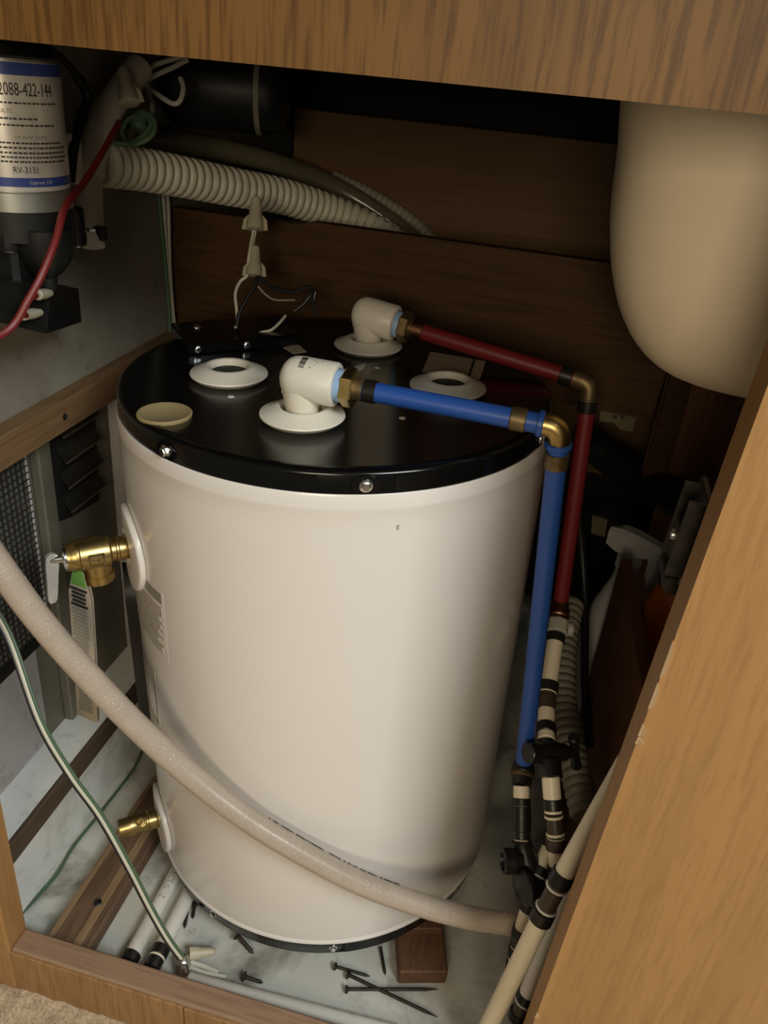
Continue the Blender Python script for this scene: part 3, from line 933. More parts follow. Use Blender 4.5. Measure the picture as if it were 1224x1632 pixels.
hb = MB().lathe(hc - hd * 0.026, hd, [(0, 0.0040), (0.002, 0.0056), (0.014, 0.0042), (0.038, 0.0042), (0.050, 0.0056), (0.052, 0.0040)], 14)
build(hb, 'handle', M['fitting_black'], sv)
# cream pipe below the valve curving toward the front
P6 = V((0.2528, -0.1431, 0.2656))
P7 = V((0.2591, -0.1533, 0.2473))
P8 = V((0.2682, -0.1680, 0.2159))
straight('water_pipe', 'cream pipe below the black shut-off valve', 'pipe', P5 - dv45 * 0.002, P6, RPB, M['poly_cream'],
         [((P6 - P5).length - 0.006, 0.0014, 0.010, 'crimp_black', 'crimp_ring')])
d67 = (P7 - P6).normalized()
t = thing('pipe_coupling', 'brown coupling with two pale rims on the lower cream pipe', 'fitting', P7)
L67 = (P7 - P6).length
build(MB().lathe(P6 + d67 * .001, d67, [(0.0, 0.0078), (L67 - .002, 0.0078)], 24), 'body', M['fitting_brown'], t)
for s in (0.003, L67 - 0.003):
    build(band(MB(), P6 + d67 * s, d67, 0.0089, 0.0024), 'rim', M['poly_cream'], t)
straight('water_pipe', 'cream pipe stub leading forward behind the slanting pipe', 'pipe', P7, P8, RPB, M['poly_cream'],
         [(0.0060, 0.0015, 0.011, 'fitting_brown', 'crimp_ring'), ((P8 - P7).length - 0.004, 0.0015, 0.012, 'crimp_black', 'crimp_ring')])

# line below the blue pipe: coupling, bands, black tee
B1 = V((0.2215, -0.1110, 0.2570))
B2 = V((0.2235, -0.1202, 0.2503))
B3 = V((0.2308, -0.1445, 0.2210))
t = thing('pipe_coupling', 'dull brass coupling at the foot of the blue pipe', 'fitting', B1)
dd_ = (B1 - BB).normalized()
build(MB().lathe(BB - dd_ * 0.004, dd_, [(0.0, 0.0100), (0.003, 0.0115), (0.010, 0.0118), (0.012, 0.0104), (0.016, 0.0100), ((B1 - BB).length + 0.004, 0.0096)], 24), 'body', M['fitting_black'], t)
build(band(MB(), BB + dd_ * 0.009, dd_, 0.0122, 0.004), 'collar', M['brass_old'], t)
t = straight('water_pipe', 'thin pale pipe with black bands under the blue pipe', 'pipe', B1, B3, 0.0078, M['poly_cream'],
         [(0.0150, 0.0012, 0.007, 'crimp_black', 'crimp_ring'), (0.0260, 0.0016, 0.014, 'fitting_black', 'sleeve'), ((B3 - B1).length * 0.74, 0.0014, 0.010, 'crimp_black', 'crimp_ring'), ((B3 - B1).length - 0.0060, 0.0008, 0.010, 'fitting_black', 'sleeve')])
# black tee fitting
tc = V((0.2466, -0.1566, 0.1878))
te = thing('pipe_tee', 'black plastic tee fitting with a round knob beside the hose end', 'fitting', tc)
dt = (tc - B3).normalized()
build(MB().lathe(B3 - dt * 0.001, dt, [(0.0, 0.0088), (0.008, 0.0096), (0.020, 0.0130), ((tc - B3).length, 0.0150), ((tc - B3).length + 0.016, 0.0150), ((tc - B3).length + 0.020, 0.0110)], 24), 'body', M['fitting_black'], te)
kn = V((0.2344, -0.1580, 0.2102))
build(MB().lathe(kn, (-1.0, -0.35, 0.0), [(0.0, 0.0080), (0.006, 0.0085), (0.008, 0.0118), (0.018, 0.0118), (0.019, 0.0108), (0.019, 0.0085), (0.016, 0.0080)], 24), 'knob', M['fitting_black'], te)
pt = V((0.2415, -0.1748, 0.1985))
build(MB().lathe(pt, (-0.8, -0.6, 0.1), [(0.0, 0.0165), (0.004, 0.0165), (0.005, 0.0150)], 32), 'plate', M['fitting_black'], te)
# second stub joining the tee from above right
Q0 = V((0.2585, -0.1392, 0.2146))
Q1 = V((0.2519, -0.1576, 0.1986))
straight('water_pipe', 'cream pipe stub slanting down into the black tee', 'pipe', Q0, Q1, 0.0078, M['poly_cream'],
         [((Q1 - Q0).length - 0.003, 0.0016, 0.008, 'crimp_black', 'crimp_ring'), ((Q1 - Q0).length + 0.002, 0.0012, 0.002, 'poly_white', 'rim')])
# leg below the tee
T0 = V((0.2510, -0.1643, 0.1663))
T1 = V((0.2490, -0.1734, 0.1259))
T2 = V((0.2510, -0.1882, 0.0782))
dtt = (T1 - T0).normalized()
straight('water_pipe', 'cream pipe stub leaving the bottom of the black tee', 'pipe', T0, T1, 0.0080, M['poly_cream'],
         [(0.004, 0.0015, 0.011, 'crimp_black', 'crimp_ring'), ((T1 - T0).length - 0.004, 0.0015, 0.010, 'crimp_black', 'crimp_ring'), (-0.0015, 0.0008, 0.002, 'poly_white', 'rim')])
straight('water_pipe', 'pale pipe end with dark bands at the lower left of the pipe bundle', 'pipe', T1 + dtt * 0.001, T2, 0.0082, M['poly_cream'],
         [(0.006, 0.0006, 0.010, 'fitting_brown', 'crimp_ring'), (0.018, 0.0014, 0.010, 'crimp_black', 'crimp_ring'), ((T2 - T1).length - 0.016, 0.0014, 0.010, 'crimp_black', 'crimp_ring')])

# long slanting cream pipe in front of the bundle
S0 = V((0.2321, -0.2380, 0.0633))
S1 = V((0.2580, -0.2100, 0.2173))
S2 = V((0.2639, -0.2030, 0.2481))
S3 = V((0.2961, -0.1650, 0.3684))
dS = (S1 - S0).normalized()
straight('water_pipe', 'long cream pipe slanting to the floor along the right stile', 'pipe', S0, S1, 0.0088, M['poly_cream'],
         [((S1 - S0).length - 0.005, 0.0016, 0.013, 'crimp_black', 'crimp_ring')])
t = thing('pipe_coupling', 'dark coupling with pale rims joining the slanting cream pipes', 'fitting', S1)
dS2 = (S2 - S1).normalized()
LS = (S2 - S1).length
build(MB().lathe(S1 + dS2 * .001, dS2, [(0.0, 0.0084), (LS - .002, 0.0084)], 24), 'body', M['fitting_brown'], t)
for s in (0.004, LS - 0.004):
    build(band(MB(), S1 + dS2 * s, dS2, 0.0100, 0.0022), 'rim', M['poly_white'], t)
straight('water_pipe', 'cream pipe rising behind the right stile above the dark coupling', 'pipe', S2, S3, 0.0088, M['poly_cream'],
         [(0.006, 0.0016, 0.013, 'crimp_black', 'crimp_ring')])
# second slanting pipe behind it, with grey print
G0 = V((0.2648, -0.2050, 0.0790))
G1 = V((0.2811, -0.1780, 0.2252))
straight('water_pipe', 'greyish printed pipe lying just behind the slanting cream pipe', 'pipe', G0, G1, 0.0088, M['poly_white'],
         [(0.004, 0.0014, 0.009, 'crimp_black', 'crimp_ring')])
dG = (G0 - G1).normalized()
t = thing('pipe_coupling', 'dark coupling at the bottom end of the greyish printed pipe', 'fitting', G0)
build(MB().lathe(G0, dG, [(0.0, 0.0084), (0.024, 0.0084)], 24), 'body', M['fitting_brown'], t)
build(band(MB(), G0 + dG * 0.003, dG, 0.0098, 0.0020), 'rim', M['poly_white'], t)
build(band(MB(), G0 + dG * 0.022, dG, 0.0102, 0.0090), 'crimp_ring', M['crimp_black'], t)

# corrugated grey hose behind the pipes on the right
def corrugated(mb, path, r, pitch, depth, n=20, sub=8):
    P = [Vector(p[:3]) for p in cr(path, 24)]
    s = [0.0]
    for i in range(1, len(P)):
        s.append(s[-1] + (P[i] - P[i - 1]).length)
    total = s[-1]
    k = max(1, round(total / pitch)) * sub
    pts, rr = [], []
    j = 0
    for i in range(k + 1):
        t = total * i / k
        while j < len(s) - 2 and s[j + 1] < t:
            j += 1
        f = (t - s[j]) / max(1e-9, s[j + 1] - s[j])
        pts.append(P[j].lerp(P[j + 1], f))
        ph = (i % sub) / sub
        rr.append(r - depth * (0.5 + 0.5 * math.cos(2 * PI * ph)) ** 2.2)
    return mb.tube(pts, rr, n)
single(corrugated(MB(), [(0.2508, 0.1667, 0.2960), (0.2486, 0.0985, 0.2686), (0.2570, 0.0397, 0.2437), (0.2743, -0.0254, 0.2254), (0.2929, -0.0830, 0.2094)], 0.0165, 0.0095, 0.0022), 'corrugated_hose', M['corrugated_grey'],
       'grey corrugated hose behind the right-hand pipes', 'hose')
single(MB().tube(cr([(0.2070, 0.2093, 0.4908), (0.2398, 0.2272, 0.3869), (0.2677, 0.1917, 0.2933), (0.2812, 0.0998, 0.2387), (0.2953, 0.0205, 0.2066)], 8), 0.0050, 12), 'black_cable', M['rubber_black'],
       'black cable hanging behind the red pipe', 'cable')

# ------------------------------------------------------------------ clear braided hose across the front of the tank
hp = [(-0.2460, -0.2429, 0.5371), (-0.2135, -0.2465, 0.4885), (-0.1886, -0.2436, 0.4434), (-0.1575, -0.2387, 0.3958), (-0.1206, -0.2298, 0.3406), (-0.0723, -0.2239, 0.2888), (-0.0195, -0.2212, 0.2483), (0.0281, -0.2167, 0.2189),
      (0.0823, -0.2092, 0.1886), (0.1306, -0.1980, 0.1647), (0.1858, -0.1824, 0.1422), (0.2392, -0.1606, 0.1211), (0.2758, -0.1360, 0.1002)]
fh = thing('braided_hose', 'beige braided clear hose slung across the front of the tank', 'hose', hp[4])
path = cr(hp, 10)
build(MB().tube(path, 0.0110, 28), 'tube', M['hose_clear'], fh)
# braid: two families of fine helical threads just proud of the wall
def helix(path, r, turns, phase, sgn, tr, mb):
    P = [Vector(p) for p in path]
    x, y, _ = frame(P[1] - P[0])
    T_prev = (P[1] - P[0]).normalized()
    pts = []
    N = len(P)
    for i in range(N):
        Tn = (P[min(i + 1, N - 1)] - P[max(i - 1, 0)]).normalized()
        x = T_prev.rotation_difference(Tn) @ x
        T_prev = Tn
        y = Tn.cross(x).normalized()
        a = phase + sgn * turns * 2 * PI * i / (N - 1)
        pts.append(P[i] + (x * math.cos(a) + y * math.sin(a)) * r)
    mb.tube(pts, tr, 4, False)
fine_path = [tuple(Vector(p)) for p in cr(hp, 70)]
M['braid'] = plain('braid', (0.50, 0.425, 0.35), 0.35, 0, 0.05, 60)
bm_ = MB()
for k in range(5):
    helix(fine_path, 0.01085, 62, 2 * PI * k / 5, 1, 0.00042, bm_)
    helix(fine_path, 0.01085, 62, 2 * PI * k / 5 + 0.3, -1, 0.00042, bm_)
br = build(bm_, 'braid_threads', M['braid'], fh, angle=0)
br['kind'] = 'stuff'

hpr = MB()
upb = Vector((-0.10, 0.55, 0.83)).normalized()
PP = [Vector(p_) for p_ in fine_path]
for i in range(int(len(PP) * 0.53), int(len(PP) * 0.74), 3):
    if random.random() < 0.25:
        continue
    tv = (PP[i + 1] - PP[i - 1]).normalized()
    u2 = (upb - tv * upb.dot(tv)).normalized()
    w2 = tv.cross(u2)
    hw_, hl_ = random.uniform(0.0008, 0.0018), random.uniform(0.0007, 0.0016)
    hpr.prism([PP[i] + u2 * 0.01135 + tv * hl_ + w2 * hw_, PP[i] + u2 * 0.01135 - tv * hl_ + w2 * hw_, PP[i] + u2 * 0.01135 - tv * hl_ - w2 * hw_, PP[i] + u2 * 0.01135 + tv * hl_ - w2 * hw_], -u2 * 0.0006)
build(hpr, 'hose_print', M['ink'], fh, angle=0)

# ------------------------------------------------------------------ three-wire cable hanging in the lower left
def wire(name, pts, r, mat, parent=None, nseg=8, sides=8):
    return build(MB().tube(cr(pts, nseg), r, sides), name, mat, parent)
cb0 = [(-0.2748, -0.2081, 0.4330), (-0.2421, -0.2177, 0.3943), (-0.2066, -0.2389, 0.3234), (-0.1778, -0.2448, 0.2717), (-0.1508, -0.2464, 0.2284), (-0.1246, -0.2494, 0.1725), (-0.1039, -0.2513, 0.1204), (-0.0868, -0.2521, 0.0818), (-0.0744, -0.2505, 0.0555)]
cab = thing('power_cable', 'green, white and black wires hanging in front of the left wall', 'cable', cb0[4])
for k, (mk, off) in enumerate((('wire_black', -1), ('wire_white', 0), ('wire_green', 1))):
    pts = [tuple(Vector(p) + Vector((0.0023, 0.0009, 0.0019)) * off) for p in cb0]
    wire('wire', pts, 0.0020 if mk == 'wire_white' else 0.0016, M[mk], cab)
M['wire_green_d'] = M['wire_green']
single(MB().tube(cr([(-0.2789, -0.2256, 0.0030), (-0.2714, -0.1745, 0.0030), (-0.2744, -0.1341, 0.0030), (-0.2710, -0.0783, 0.0030), (-0.2679, -0.0009, 0.0030), (-0.2778, 0.0502, 0.0030)], 8), 0.0019, 8), 'green_wire', M['wire_green'],
       'thin green wire lying along the floor by the left wall', 'wire')
# connectors at the cable's end on the floor
def wire_nut(name, label, base, d, size, mat, group, up_hint=None):
    d = Vector(d).normalized()
    base = Vector(base)
    t = thing(name, label, 'wire connector', base, group)
    s = size
    build(MB().lathe(base, d, [(0.0, 0.24 * s), (0.02 * s, 0.28 * s), (0.34 * s, 0.25 * s), (0.42 * s, 0.21 * s), (0.80 * s, 0.17 * s), (0.96 * s, 0.145 * s), (1.0 * s, 0.10 * s)], 16), 'cap', mat, t)
    x, y, _ = frame(d) if up_hint is None else (Vector(up_hint).normalized(), None, d)
    if up_hint is not None:
        x = (x - d * x.dot(d)).normalized()
        y = d.cross(x)
    for sg in (-1, 1):
        wn_ = MB().prism([base + x * sg * 0.22 * s, base + x * sg * 0.40 * s, base + x * sg * 0.36 * s + d * 0.30 * s, base + x * sg * 0.22 * s + d * 0.46 * s], y * 0.07 * s)
        build(wn_, 'wing', mat, t)
    return t
cend = V((-0.0845, -0.2274, 0.0120))
wire_nut('wire_nut', 'cream wire nut lying on the floor at the end of the cable', V((-0.0821, -0.2174, 0.0100)), (1.0, 0.38, 0.02), 0.026, M['wire_nut'], 'wire nuts', (0, 0, 1))
cl2 = thing('wire_clamp', 'shiny metal clamp at the lower end of the three-wire cable', 'clamp', cend - V(0, 0, 0.012))
build(MB().lathe(cend - V(0.006, 0.004, 0.004), (1.0, 0.3, 0.4), [(0, 0.0055), (0.002, 0.0085), (0.010, 0.0090), (0.013, 0.0070), (0.014, 0.0030)], 20), 'sleeve', M['steel'], cl2)
build(MB().hexbolt(cend + V(0.004, -0.010, 0.0), (0.2, -0.9, 0.5), 0.0055), 'bolt', M['chrome'], cl2)
single(MB().tube(cr([(-0.0816, -0.2234, 0.0050), (-0.0638, -0.2230, 0.0040), (-0.0468, -0.2243, 0.0040)], 6), 0.0028, 8), 'wire_end', M['wire_white'], 'frayed pale wire end beside the metal clamp', 'wire')
single(MB().tube(cr([(-0.0779, -0.2281, 0.0040), (-0.0578, -0.2284, 0.0030), (-0.0376, -0.2258, 0.0030)], 6), 0.0022, 8), 'wire_end', M['wire_white'], 'thin pale wire end lying nearest the sill by the clamp', 'wire')

# ------------------------------------------------------------------ floor pieces
fc = thing('floor_cleat', 'wooden floor cleat with black screw running under the tank', 'cleat', (-0.205, -0.05, 0.0))
build(MB().box((-0.2285, -0.2525, 0.0), (-0.181, 0.10, 0.0222), c=0.0025), 'board', M['floor_cleat'], fc)
build(MB().box((-0.2280, -0.2525, 0.0218), (-0.2215, 0.10, 0.0232), c=0.0006), 'edge_strip', M['cleat_light'], fc)
build(MB().box((-0.1990, -0.2525, 0.0218), (-0.1900, 0.10, 0.0232), c=0.0006), 'edge_strip', M['cleat_light'], fc)
q = (-0.1993, -0.2012, 0.0222)
build(MB().lathe((q[0], q[1], 0.0220), ZA, [(0, 0.0044), (0.0012, 0.0044), (0.0024, 0.0030), (0.0026, 0.0012)], 18), 'screw', M['fitting_black'], fc)
# two white pipes lying on the floor, running under the tank
def floor_pipe(a, b, r, mat, label, bands=(), txt=None):
    return straight('floor_pipe', label, 'pipe', a, b, r, mat, bands, 'white pipes on the floor')
fa, fb = V((-0.1395, -0.2397, 0.0085)), V((-0.1409, -0.1313, 0.0085))
dF = (fb - fa).normalized()
fa2 = fa - dF * 0.004
fp1 = floor_pipe(fa2, fa + dF * 0.30, 0.0085, M['poly_white'], 'printed white pipe on the floor left of the tank foot', [(0.004, 0.0010, 0.010, 'crimp_black', 'crimp_ring')])
ga, gb = V((-0.1136, -0.2368, 0.0085)), V((-0.1174, -0.1455, 0.0085))
dF2 = dF
fp2 = floor_pipe(ga, ga + dF2 * 0.30, 0.0085, M['poly_white'], 'white pipe with black band on the floor beside the clamp',
                 [(0.012, 0.0013, 0.011, 'crimp_black', 'crimp_ring'), (-0.002, 0.0006, 0.012, 'fitting_black', 'sleeve'), (0.0055, 0.0008, 0.002, 'poly_cream', 'rim')])
# print on the first pipe
pm = MB()
rtop = Vector((-dF.y, dF.x, 0)).normalized()
def on_pipe(uu, vv):
    a = vv / 0.0085
    return fa + dF * uu + (Vector((0, 0, 1)) * math.cos(a) - rtop * math.sin(a)) * 0.00875
text_on(pm, '2\u00b9\u2044 \u00be SDR11 100', 0.0105, lambda u_, v_: on_pipe(0.068 + u_ * 0.8, 0.0045 - v_))
build(pm, 'pipe_print', M['ink_soft'], fp1, angle=0)
# long grey pipe along the sill at the front
sa, sb = V((-0.0724, -0.2423, 0.0060)), V((0.1544, -0.2322, 0.0060))
single(MB().lathe(sa, sb - sa, [(0, 0.0075), (0.001, 0.0082), ((sb - sa).length, 0.0082)], 24), 'floor_pipe', M['poly_white'],
       'long dusty pipe lying along the inside of the sill', 'pipe', 'white pipes on the floor')
# wooden block under the tank
Mb = Matrix.Translation((0.160, -0.160, 0.0)) @ Matrix.Rotation(0.30, 4, 'Z')
wb = thing('wood_block', 'reddish wooden block wedged under the front of the tank', 'block', (0.160, -0.16, 0.0))
build(MB().box((-0.026, -0.012, 0.0), (0.026, 0.120, 0.0215), Mb, 0.0015), 'block', M['block_wood'], wb)
build(MB().box((-0.024, 0.030, 0.0215), (0.024, 0.115, 0.0318), Mb, 0.001), 'shim', M['block_wood'], wb)

# nails
def nail(a, b, r, label, head=True):
    a, b = Vector(a), Vector(b)
    d = (b - a).normalized()
    L_ = (b - a).length
    t = thing('nail', label, 'nail', a, 'loose nails on the floor')
    build(MB().lathe(a + d * 0.001, d, [(0, r), (L_ * 0.86, r * 0.95), (L_, r * 0.12)], 10), 'shank', M['nail'], t)
    if head:
        build(MB().lathe(a, d, [(-0.0006, r * 1.6), (0.0, r * 2.4), (0.0014, r * 2.5), (0.0030, r * 1.1)], 14), 'head', M['nail'], t)
    return t
nail((0.0876, -0.2038, 0.0052), (0.1808, -0.1738, 0.0020), 0.0017, 'long rusty nail lying level in front of the wooden block')
nail((0.0850, -0.1878, 0.0052), (0.1860, -0.2018, 0.0018), 0.0019, 'long rusty nail slanting across the level nail')
nail((0.0690, -0.1833, 0.0050), (0.1078, -0.1808, 0.0016), 0.0017, 'short rusty nail just behind the crossed nails')
nail((-0.0194, -0.2221, 0.0060), (0.0009, -0.2202, 0.0016), 0.0020, 'dark stubby nail leaning on the sill pipe')
nail((-0.0426, -0.1837, 0.0100), (-0.0205, -0.1930, 0.0016), 0.0024, 'dark tapered nail poking out under the black base ring')
nail((-0.1116, -0.1594, 0.0060), (-0.1032, -0.1881, 0.0016), 0.0020, 'dark nail pointing at the camera left of the tank foot')
nail((-0.1042, -0.1604, 0.0060), (-0.0999, -0.1745, 0.0016), 0.0020, 'shorter dark nail beside the tank foot touching its neighbour')
nail((0.1108, -0.1461, 0.0040), (0.1235, -0.1740, 0.0018), 0.0017, 'thin nail standing against the left of the wooden block', False)

# ------------------------------------------------------------------ water pump (upper left)
PXC = Vector((-0.230, -0.1450, 0.0030))
RM = 0.0365
pump = thing('water_pump', 'black and silver water pump with printed label on the left wall', 'pump', (PXC.x, PXC.y, 0.645))
def pz_(z):
    return Vector((PXC.x, PXC.y, z + PXC.z))
motor = MB().lathe(pz_(0.0), ZA, [(0.7395, RM + 0.001), (0.752, RM + 0.001), (0.7525, RM - 0.0002), (0.835, RM - 0.0002), (0.8365, RM - 0.002), (0.8365, 0.030), (0.840, 0.028), (0.846, 0.026), (0.852, 0.020)], 56)
mo = build(motor, 'motor', M['motor_steel'], pump)
capb = MB().lathe(pz_(0.0), ZA, [(0.8368, 0.0335), (0.842, 0.0320), (0.850, 0.0280), (0.860, 0.0240)], 40)
build(capb, 'end_cap', M['pump_black'], mo)
def lab_ring(z0, z1, a0, a1, r, name, mat, parent):
    m_ = MB()
    rs_ = []
    N = 40
    for i in range(N + 1):
        a = math.radians(a0 + (a1 - a0) * i / N)
        e = Vector((math.cos(a), math.sin(a), 0))
        rs_.append([pz_(z0) + e * (r - 0.0004), pz_(z1) + e * (r - 0.0004), pz_(z1) + e * r, pz_(z0) + e * r])
    m_.rings(rs_)
    return build(m_, name, mat, parent)
lb = lab_ring(0.7535, 0.8335, -190, 25, RM + 0.0003, 'label', M['label_silver'], pump)
lab_ring(0.8255, 0.8330, -190, 25, RM + 0.0006, 'label_band', M['label_blue'], lb)
lab_ring(0.7565, 0.7625, -190, 25, RM + 0.0006, 'label_band', M['label_blue'], lb)
def on_motor(a_deg, r=RM + 0.0007):
    """lettering plane: u runs to the right round the motor, starting at angle a_deg"""
    def fn(z):
        def g(u_, v_):
            a = math.radians(a_deg) + u_ / RM
            return Vector((PXC.x + math.cos(a) * r, PXC.y + math.sin(a) * r, z + PXC.z + v_))
        return g
    return fn
tx = MB()
text_on(tx, '2088-422-144', 0.0098, lambda u_, v_: on_motor(-62)(0.8135)(u_ * 0.66, v_ * 1.15))
build(tx, 'label_print', M['ink'], lb, angle=0)
tx = MB()
text_on(tx, 'RV-3131', 0.0062, lambda u_, v_: on_motor(-57)(0.7655)(u_ * 0.78, v_))
build(tx, 'label_print', M['ink'], lb, angle=0)
tx = MB()
text_on(tx, '10 AMP FUSE', 0.0034, lambda u_, v_: on_motor(-52)(0.7870)(u_ * 1.15, v_))
text_on(tx, 'VOLTS', 0.0034, lambda u_, v_: on_motor(-68)(0.8030)(u_ * 1.1, v_))
build(tx, 'label_print', M['ink_soft'], lb, angle=0)
tx = MB()
text_on(tx, 'Cypress, CA', 0.0032, lambda u_, v_: on_motor(-42)(0.7585)(u_, v_))
build(tx, 'label_print', M['label_silver'], lb, angle=0)
tx = MB()
for z, a0, a1 in ((0.8085, -98, 0), (0.7990, -98, -25), (0.7950, -98, -8), (0.7840, -98, 0), (0.7810, -98, 8), (0.7778, -98, 6), (0.7750, -98, 10), (0.7722, -98, 6)):
    a = a0
    while a < a1:
        wd = random.uniform(2.0, 4.5)
        g = on_motor(a)(z)
        tx.add([g(0, 0), g(math.radians(wd) * RM, 0), g(math.radians(wd) * RM, 0.0011), g(0, 0.0011)], [(0, 1, 2, 3)])
        a += wd + random.uniform(0.8, 1.8)
build(tx, 'label_print', M['ink'], lb, angle=0)
# bright screw on top
build(MB().hexbolt((-0.2220, -0.1304, 0.8418), (0, 0, 1), 0.0030), 'screw', M['chrome'], mo)
# pump head
head = MB()
head.lathe(pz_(0.0), ZA, [(0.7180, 0.0330), (0.7185, 0.0375), (0.7392, 0.0378), (0.7395, 0.0360)], 48)
hd_ = build(head, 'head', M['pump_black'], pump)
hb = MB().box((PXC.x - 0.034, PXC.y - 0.030, 0.668), (PXC.x + 0.012, PXC.y + 0.020, 0.7195), c=0.004)
build(hb, 'housing', M['pump_black'], pump)
# screw bosses
for pxy in ((-0.2320, -0.0736, 0.7264), (-0.2220, -0.1740, 0.7404)):
    b0 = Vector(pxy)
    bo = build(MB().lathe(b0 + V(0, 0, 0.005), (0, 0, -1), [(0, 0.0055), (0.002, 0.0072), (0.026, 0.0078), (0.030, 0.0074)], 20), 'boss', M['pump_black'], pump)
    build(MB().lathe(b0 + V(0, 0, -0.0248), (0, 0, -1), [(0, 0.0045), (0.0016, 0.0043), (0.0024, 0.0030)], 16), 'screw', M['chrome'], bo)
# bowl shaped check housing
bc = V((-0.2080, -0.1525, 0.7306))
build(MB().lathe(bc, (0, 0, -1), [(0, 0.0205), (0.001, 0.0215), (0.012, 0.0212), (0.020, 0.0195), (0.027, 0.0160), (0.033, 0.0110), (0.037, 0.0065), (0.046, 0.0060)], 40), 'bowl', M['pump_black'], pump)
build(MB().box((bc.x - 0.040, bc.y - 0.012, bc.z - 0.030), (bc.x - 0.004, bc.y + 0.022, bc.z + 0.010), c=0.004), 'neck', M['pump_black'], pump)
# pressure switch box with angled end
poly = [(-0.2000, -0.1815, 0.6967), (-0.2150, -0.1314, 0.6837), (-0.2320, -0.0784, 0.6651), (-0.2320, -0.0783, 0.6367), (-0.2000, -0.1741, 0.6562), (-0.2000, -0.1868, 0.6625)]
poly = [Vector(p_) for p_ in poly]
swb = MB()
fr = [(-0.2000, -0.1628, 0.6905), (-0.2000, -0.1280, 0.6807), (-0.2000, -0.1272, 0.6534), (-0.2000, -0.1741, 0.6562), (-0.2000, -0.1752, 0.6746)]
sw0 = V((-0.2050, -0.1542, 0.6875)); sw1 = V((-0.2050, -0.1670, 0.6540)); sw2 = V((-0.2350, -0.0738, 0.6350)); sw3 = V((-0.2350, -0.0738, 0.6642))
off = Vector((-0.030, 0.006, 0.0))
swb.add([sw0, sw1, sw2, sw3, sw0 + off, sw1 + off, sw2 + off * 0.6, sw3 + off * 0.6],
        [(0, 1, 2, 3), (7, 6, 5, 4), (0, 4, 5, 1), (1, 5, 6, 2), (2, 6, 7, 3), (3, 7, 4, 0)])
swo = build(swb, 'switch_box', M['pump_black'], pump, angle=30)
lp = MB()
a_, b_, c_, d_ = V((-0.2120, -0.2060, 0.7009)), V((-0.2120, -0.2119, 0.6740)), V((-0.2060, -0.1671, 0.6539)), V((-0.2080, -0.1511, 0.6883))
off = Vector((-0.028, 0.004, 0))
lp.add([a_, b_, c_, d_, a_ + off, b_ + off, c_ + off, d_ + off], [(0, 1, 2, 3), (7, 6, 5, 4), (0, 4, 5, 1), (1, 5, 6, 2), (2, 6, 7, 3), (3, 7, 4, 0)])
build(lp, 'switch_base', M['pump_black'], pump, angle=30)
# spade connectors
for (x0, y0, x1, y1) in ((60,470,80,467), (42,502,66,498)):
    a_, b_ = None, None
for a_, b_ in ((V((-0.1990, -0.1810, 0.6877)), V((-0.2030, -0.1596, 0.6837))), (V((-0.1990, -0.2000, 0.6775)), V((-0.2030, -0.1743, 0.6725)))):
    dd_ = (b_ - a_)
    build(MB().lathe(a_, dd_, [(0, 0.0030), (0.001, 0.0040), (dd_.length * 0.6, 0.0038), (dd_.length, 0.0026)], 14), 'terminal', M['wire_nut'], pump)
# red wires
rw = thing('pump_wire', 'red wire running down across the black water pump', 'wire', (-0.1900, -0.2032, 0.6938))
wire('wire', [(-0.2250, -0.0061, 0.7928), (-0.2120, -0.0527, 0.7772), (-0.2000, -0.1057, 0.7573), (-0.1860, -0.1552, 0.7467), (-0.1810, -0.1787, 0.7272), (-0.1820, -0.1973, 0.7068), (-0.1870, -0.2088, 0.6912), (-0.1920, -0.2184, 0.6774), (-0.1970, -0.2291, 0.6710), (-0.2050, -0.2446, 0.6692)], 0.0027, M['wire_red'], rw)
wire('branch', [(-0.1975, -0.1839, 0.6880), (-0.1940, -0.1963, 0.6886), (-0.1925, -0.2046, 0.6868), (-0.1940, -0.2061, 0.6825), (-0.1965, -0.1993, 0.6773)], 0.0020, M['wire_red'], rw)
# black bracket / loop behind the pump
single(MB().tube(cr([(-0.2620, -0.0598, 0.8477), (-0.2620, -0.0282, 0.8384), (-0.2620, -0.0037, 0.8228), (-0.2620, 0.0084, 0.8084), (-0.2620, -0.0041, 0.7915), (-0.2620, -0.0193, 0.7700), (-0.2620, -0.0297, 0.7431)], 8), [0.0028] * 8 + [0.0032] * 8 + [0.0048] * 16 + [0.0042] * 17, 10), 'black_cable', M['rubber_black'],
       'black cable looping down between the pump and the wall hose', 'cable')
single(MB().box((-0.2905, -0.105, 0.742), (-0.266, -0.045, 0.812), c=0.004), 'pump_bracket', M['pump_black'], 'black mounting bracket between the pump and the wall', 'bracket')

# braided hose on the wall to the right of the pump
wh = thing('wall_hose', 'white braided hose hanging on the wall beside the pump', 'hose', (-0.2547, -0.0110, 0.7047))
hpath = [(-0.2660, 0.1085, 0.8324), (-0.2681, 0.0791, 0.8140), (-0.2685, 0.0457, 0.7920), (-0.2659, 0.0184, 0.7673), (-0.2614, -0.0001, 0.7430), (-0.2549, -0.0137, 0.7186), (-0.2471, -0.0278, 0.6908)]
build(MB().tube(cr(hpath, 8), [0.0130] * 32 + [0.0112] * 17, 20), 'tube', M['hose_white'], wh)
cpt = V((-0.2502, -0.0218, 0.7025))
build(band(MB(), cpt, (0.02, 0.0, -1), 0.0120, 0.0085), 'clamp', M['chrome'], wh)
build(MB().box((-0.004, -0.004, -0.006), (0.006, 0.004, 0.006), Matrix.Translation(cpt + V(0.010, -0.004, 0)), 0.001), 'clamp_screw', M['crimp_black'], wh)
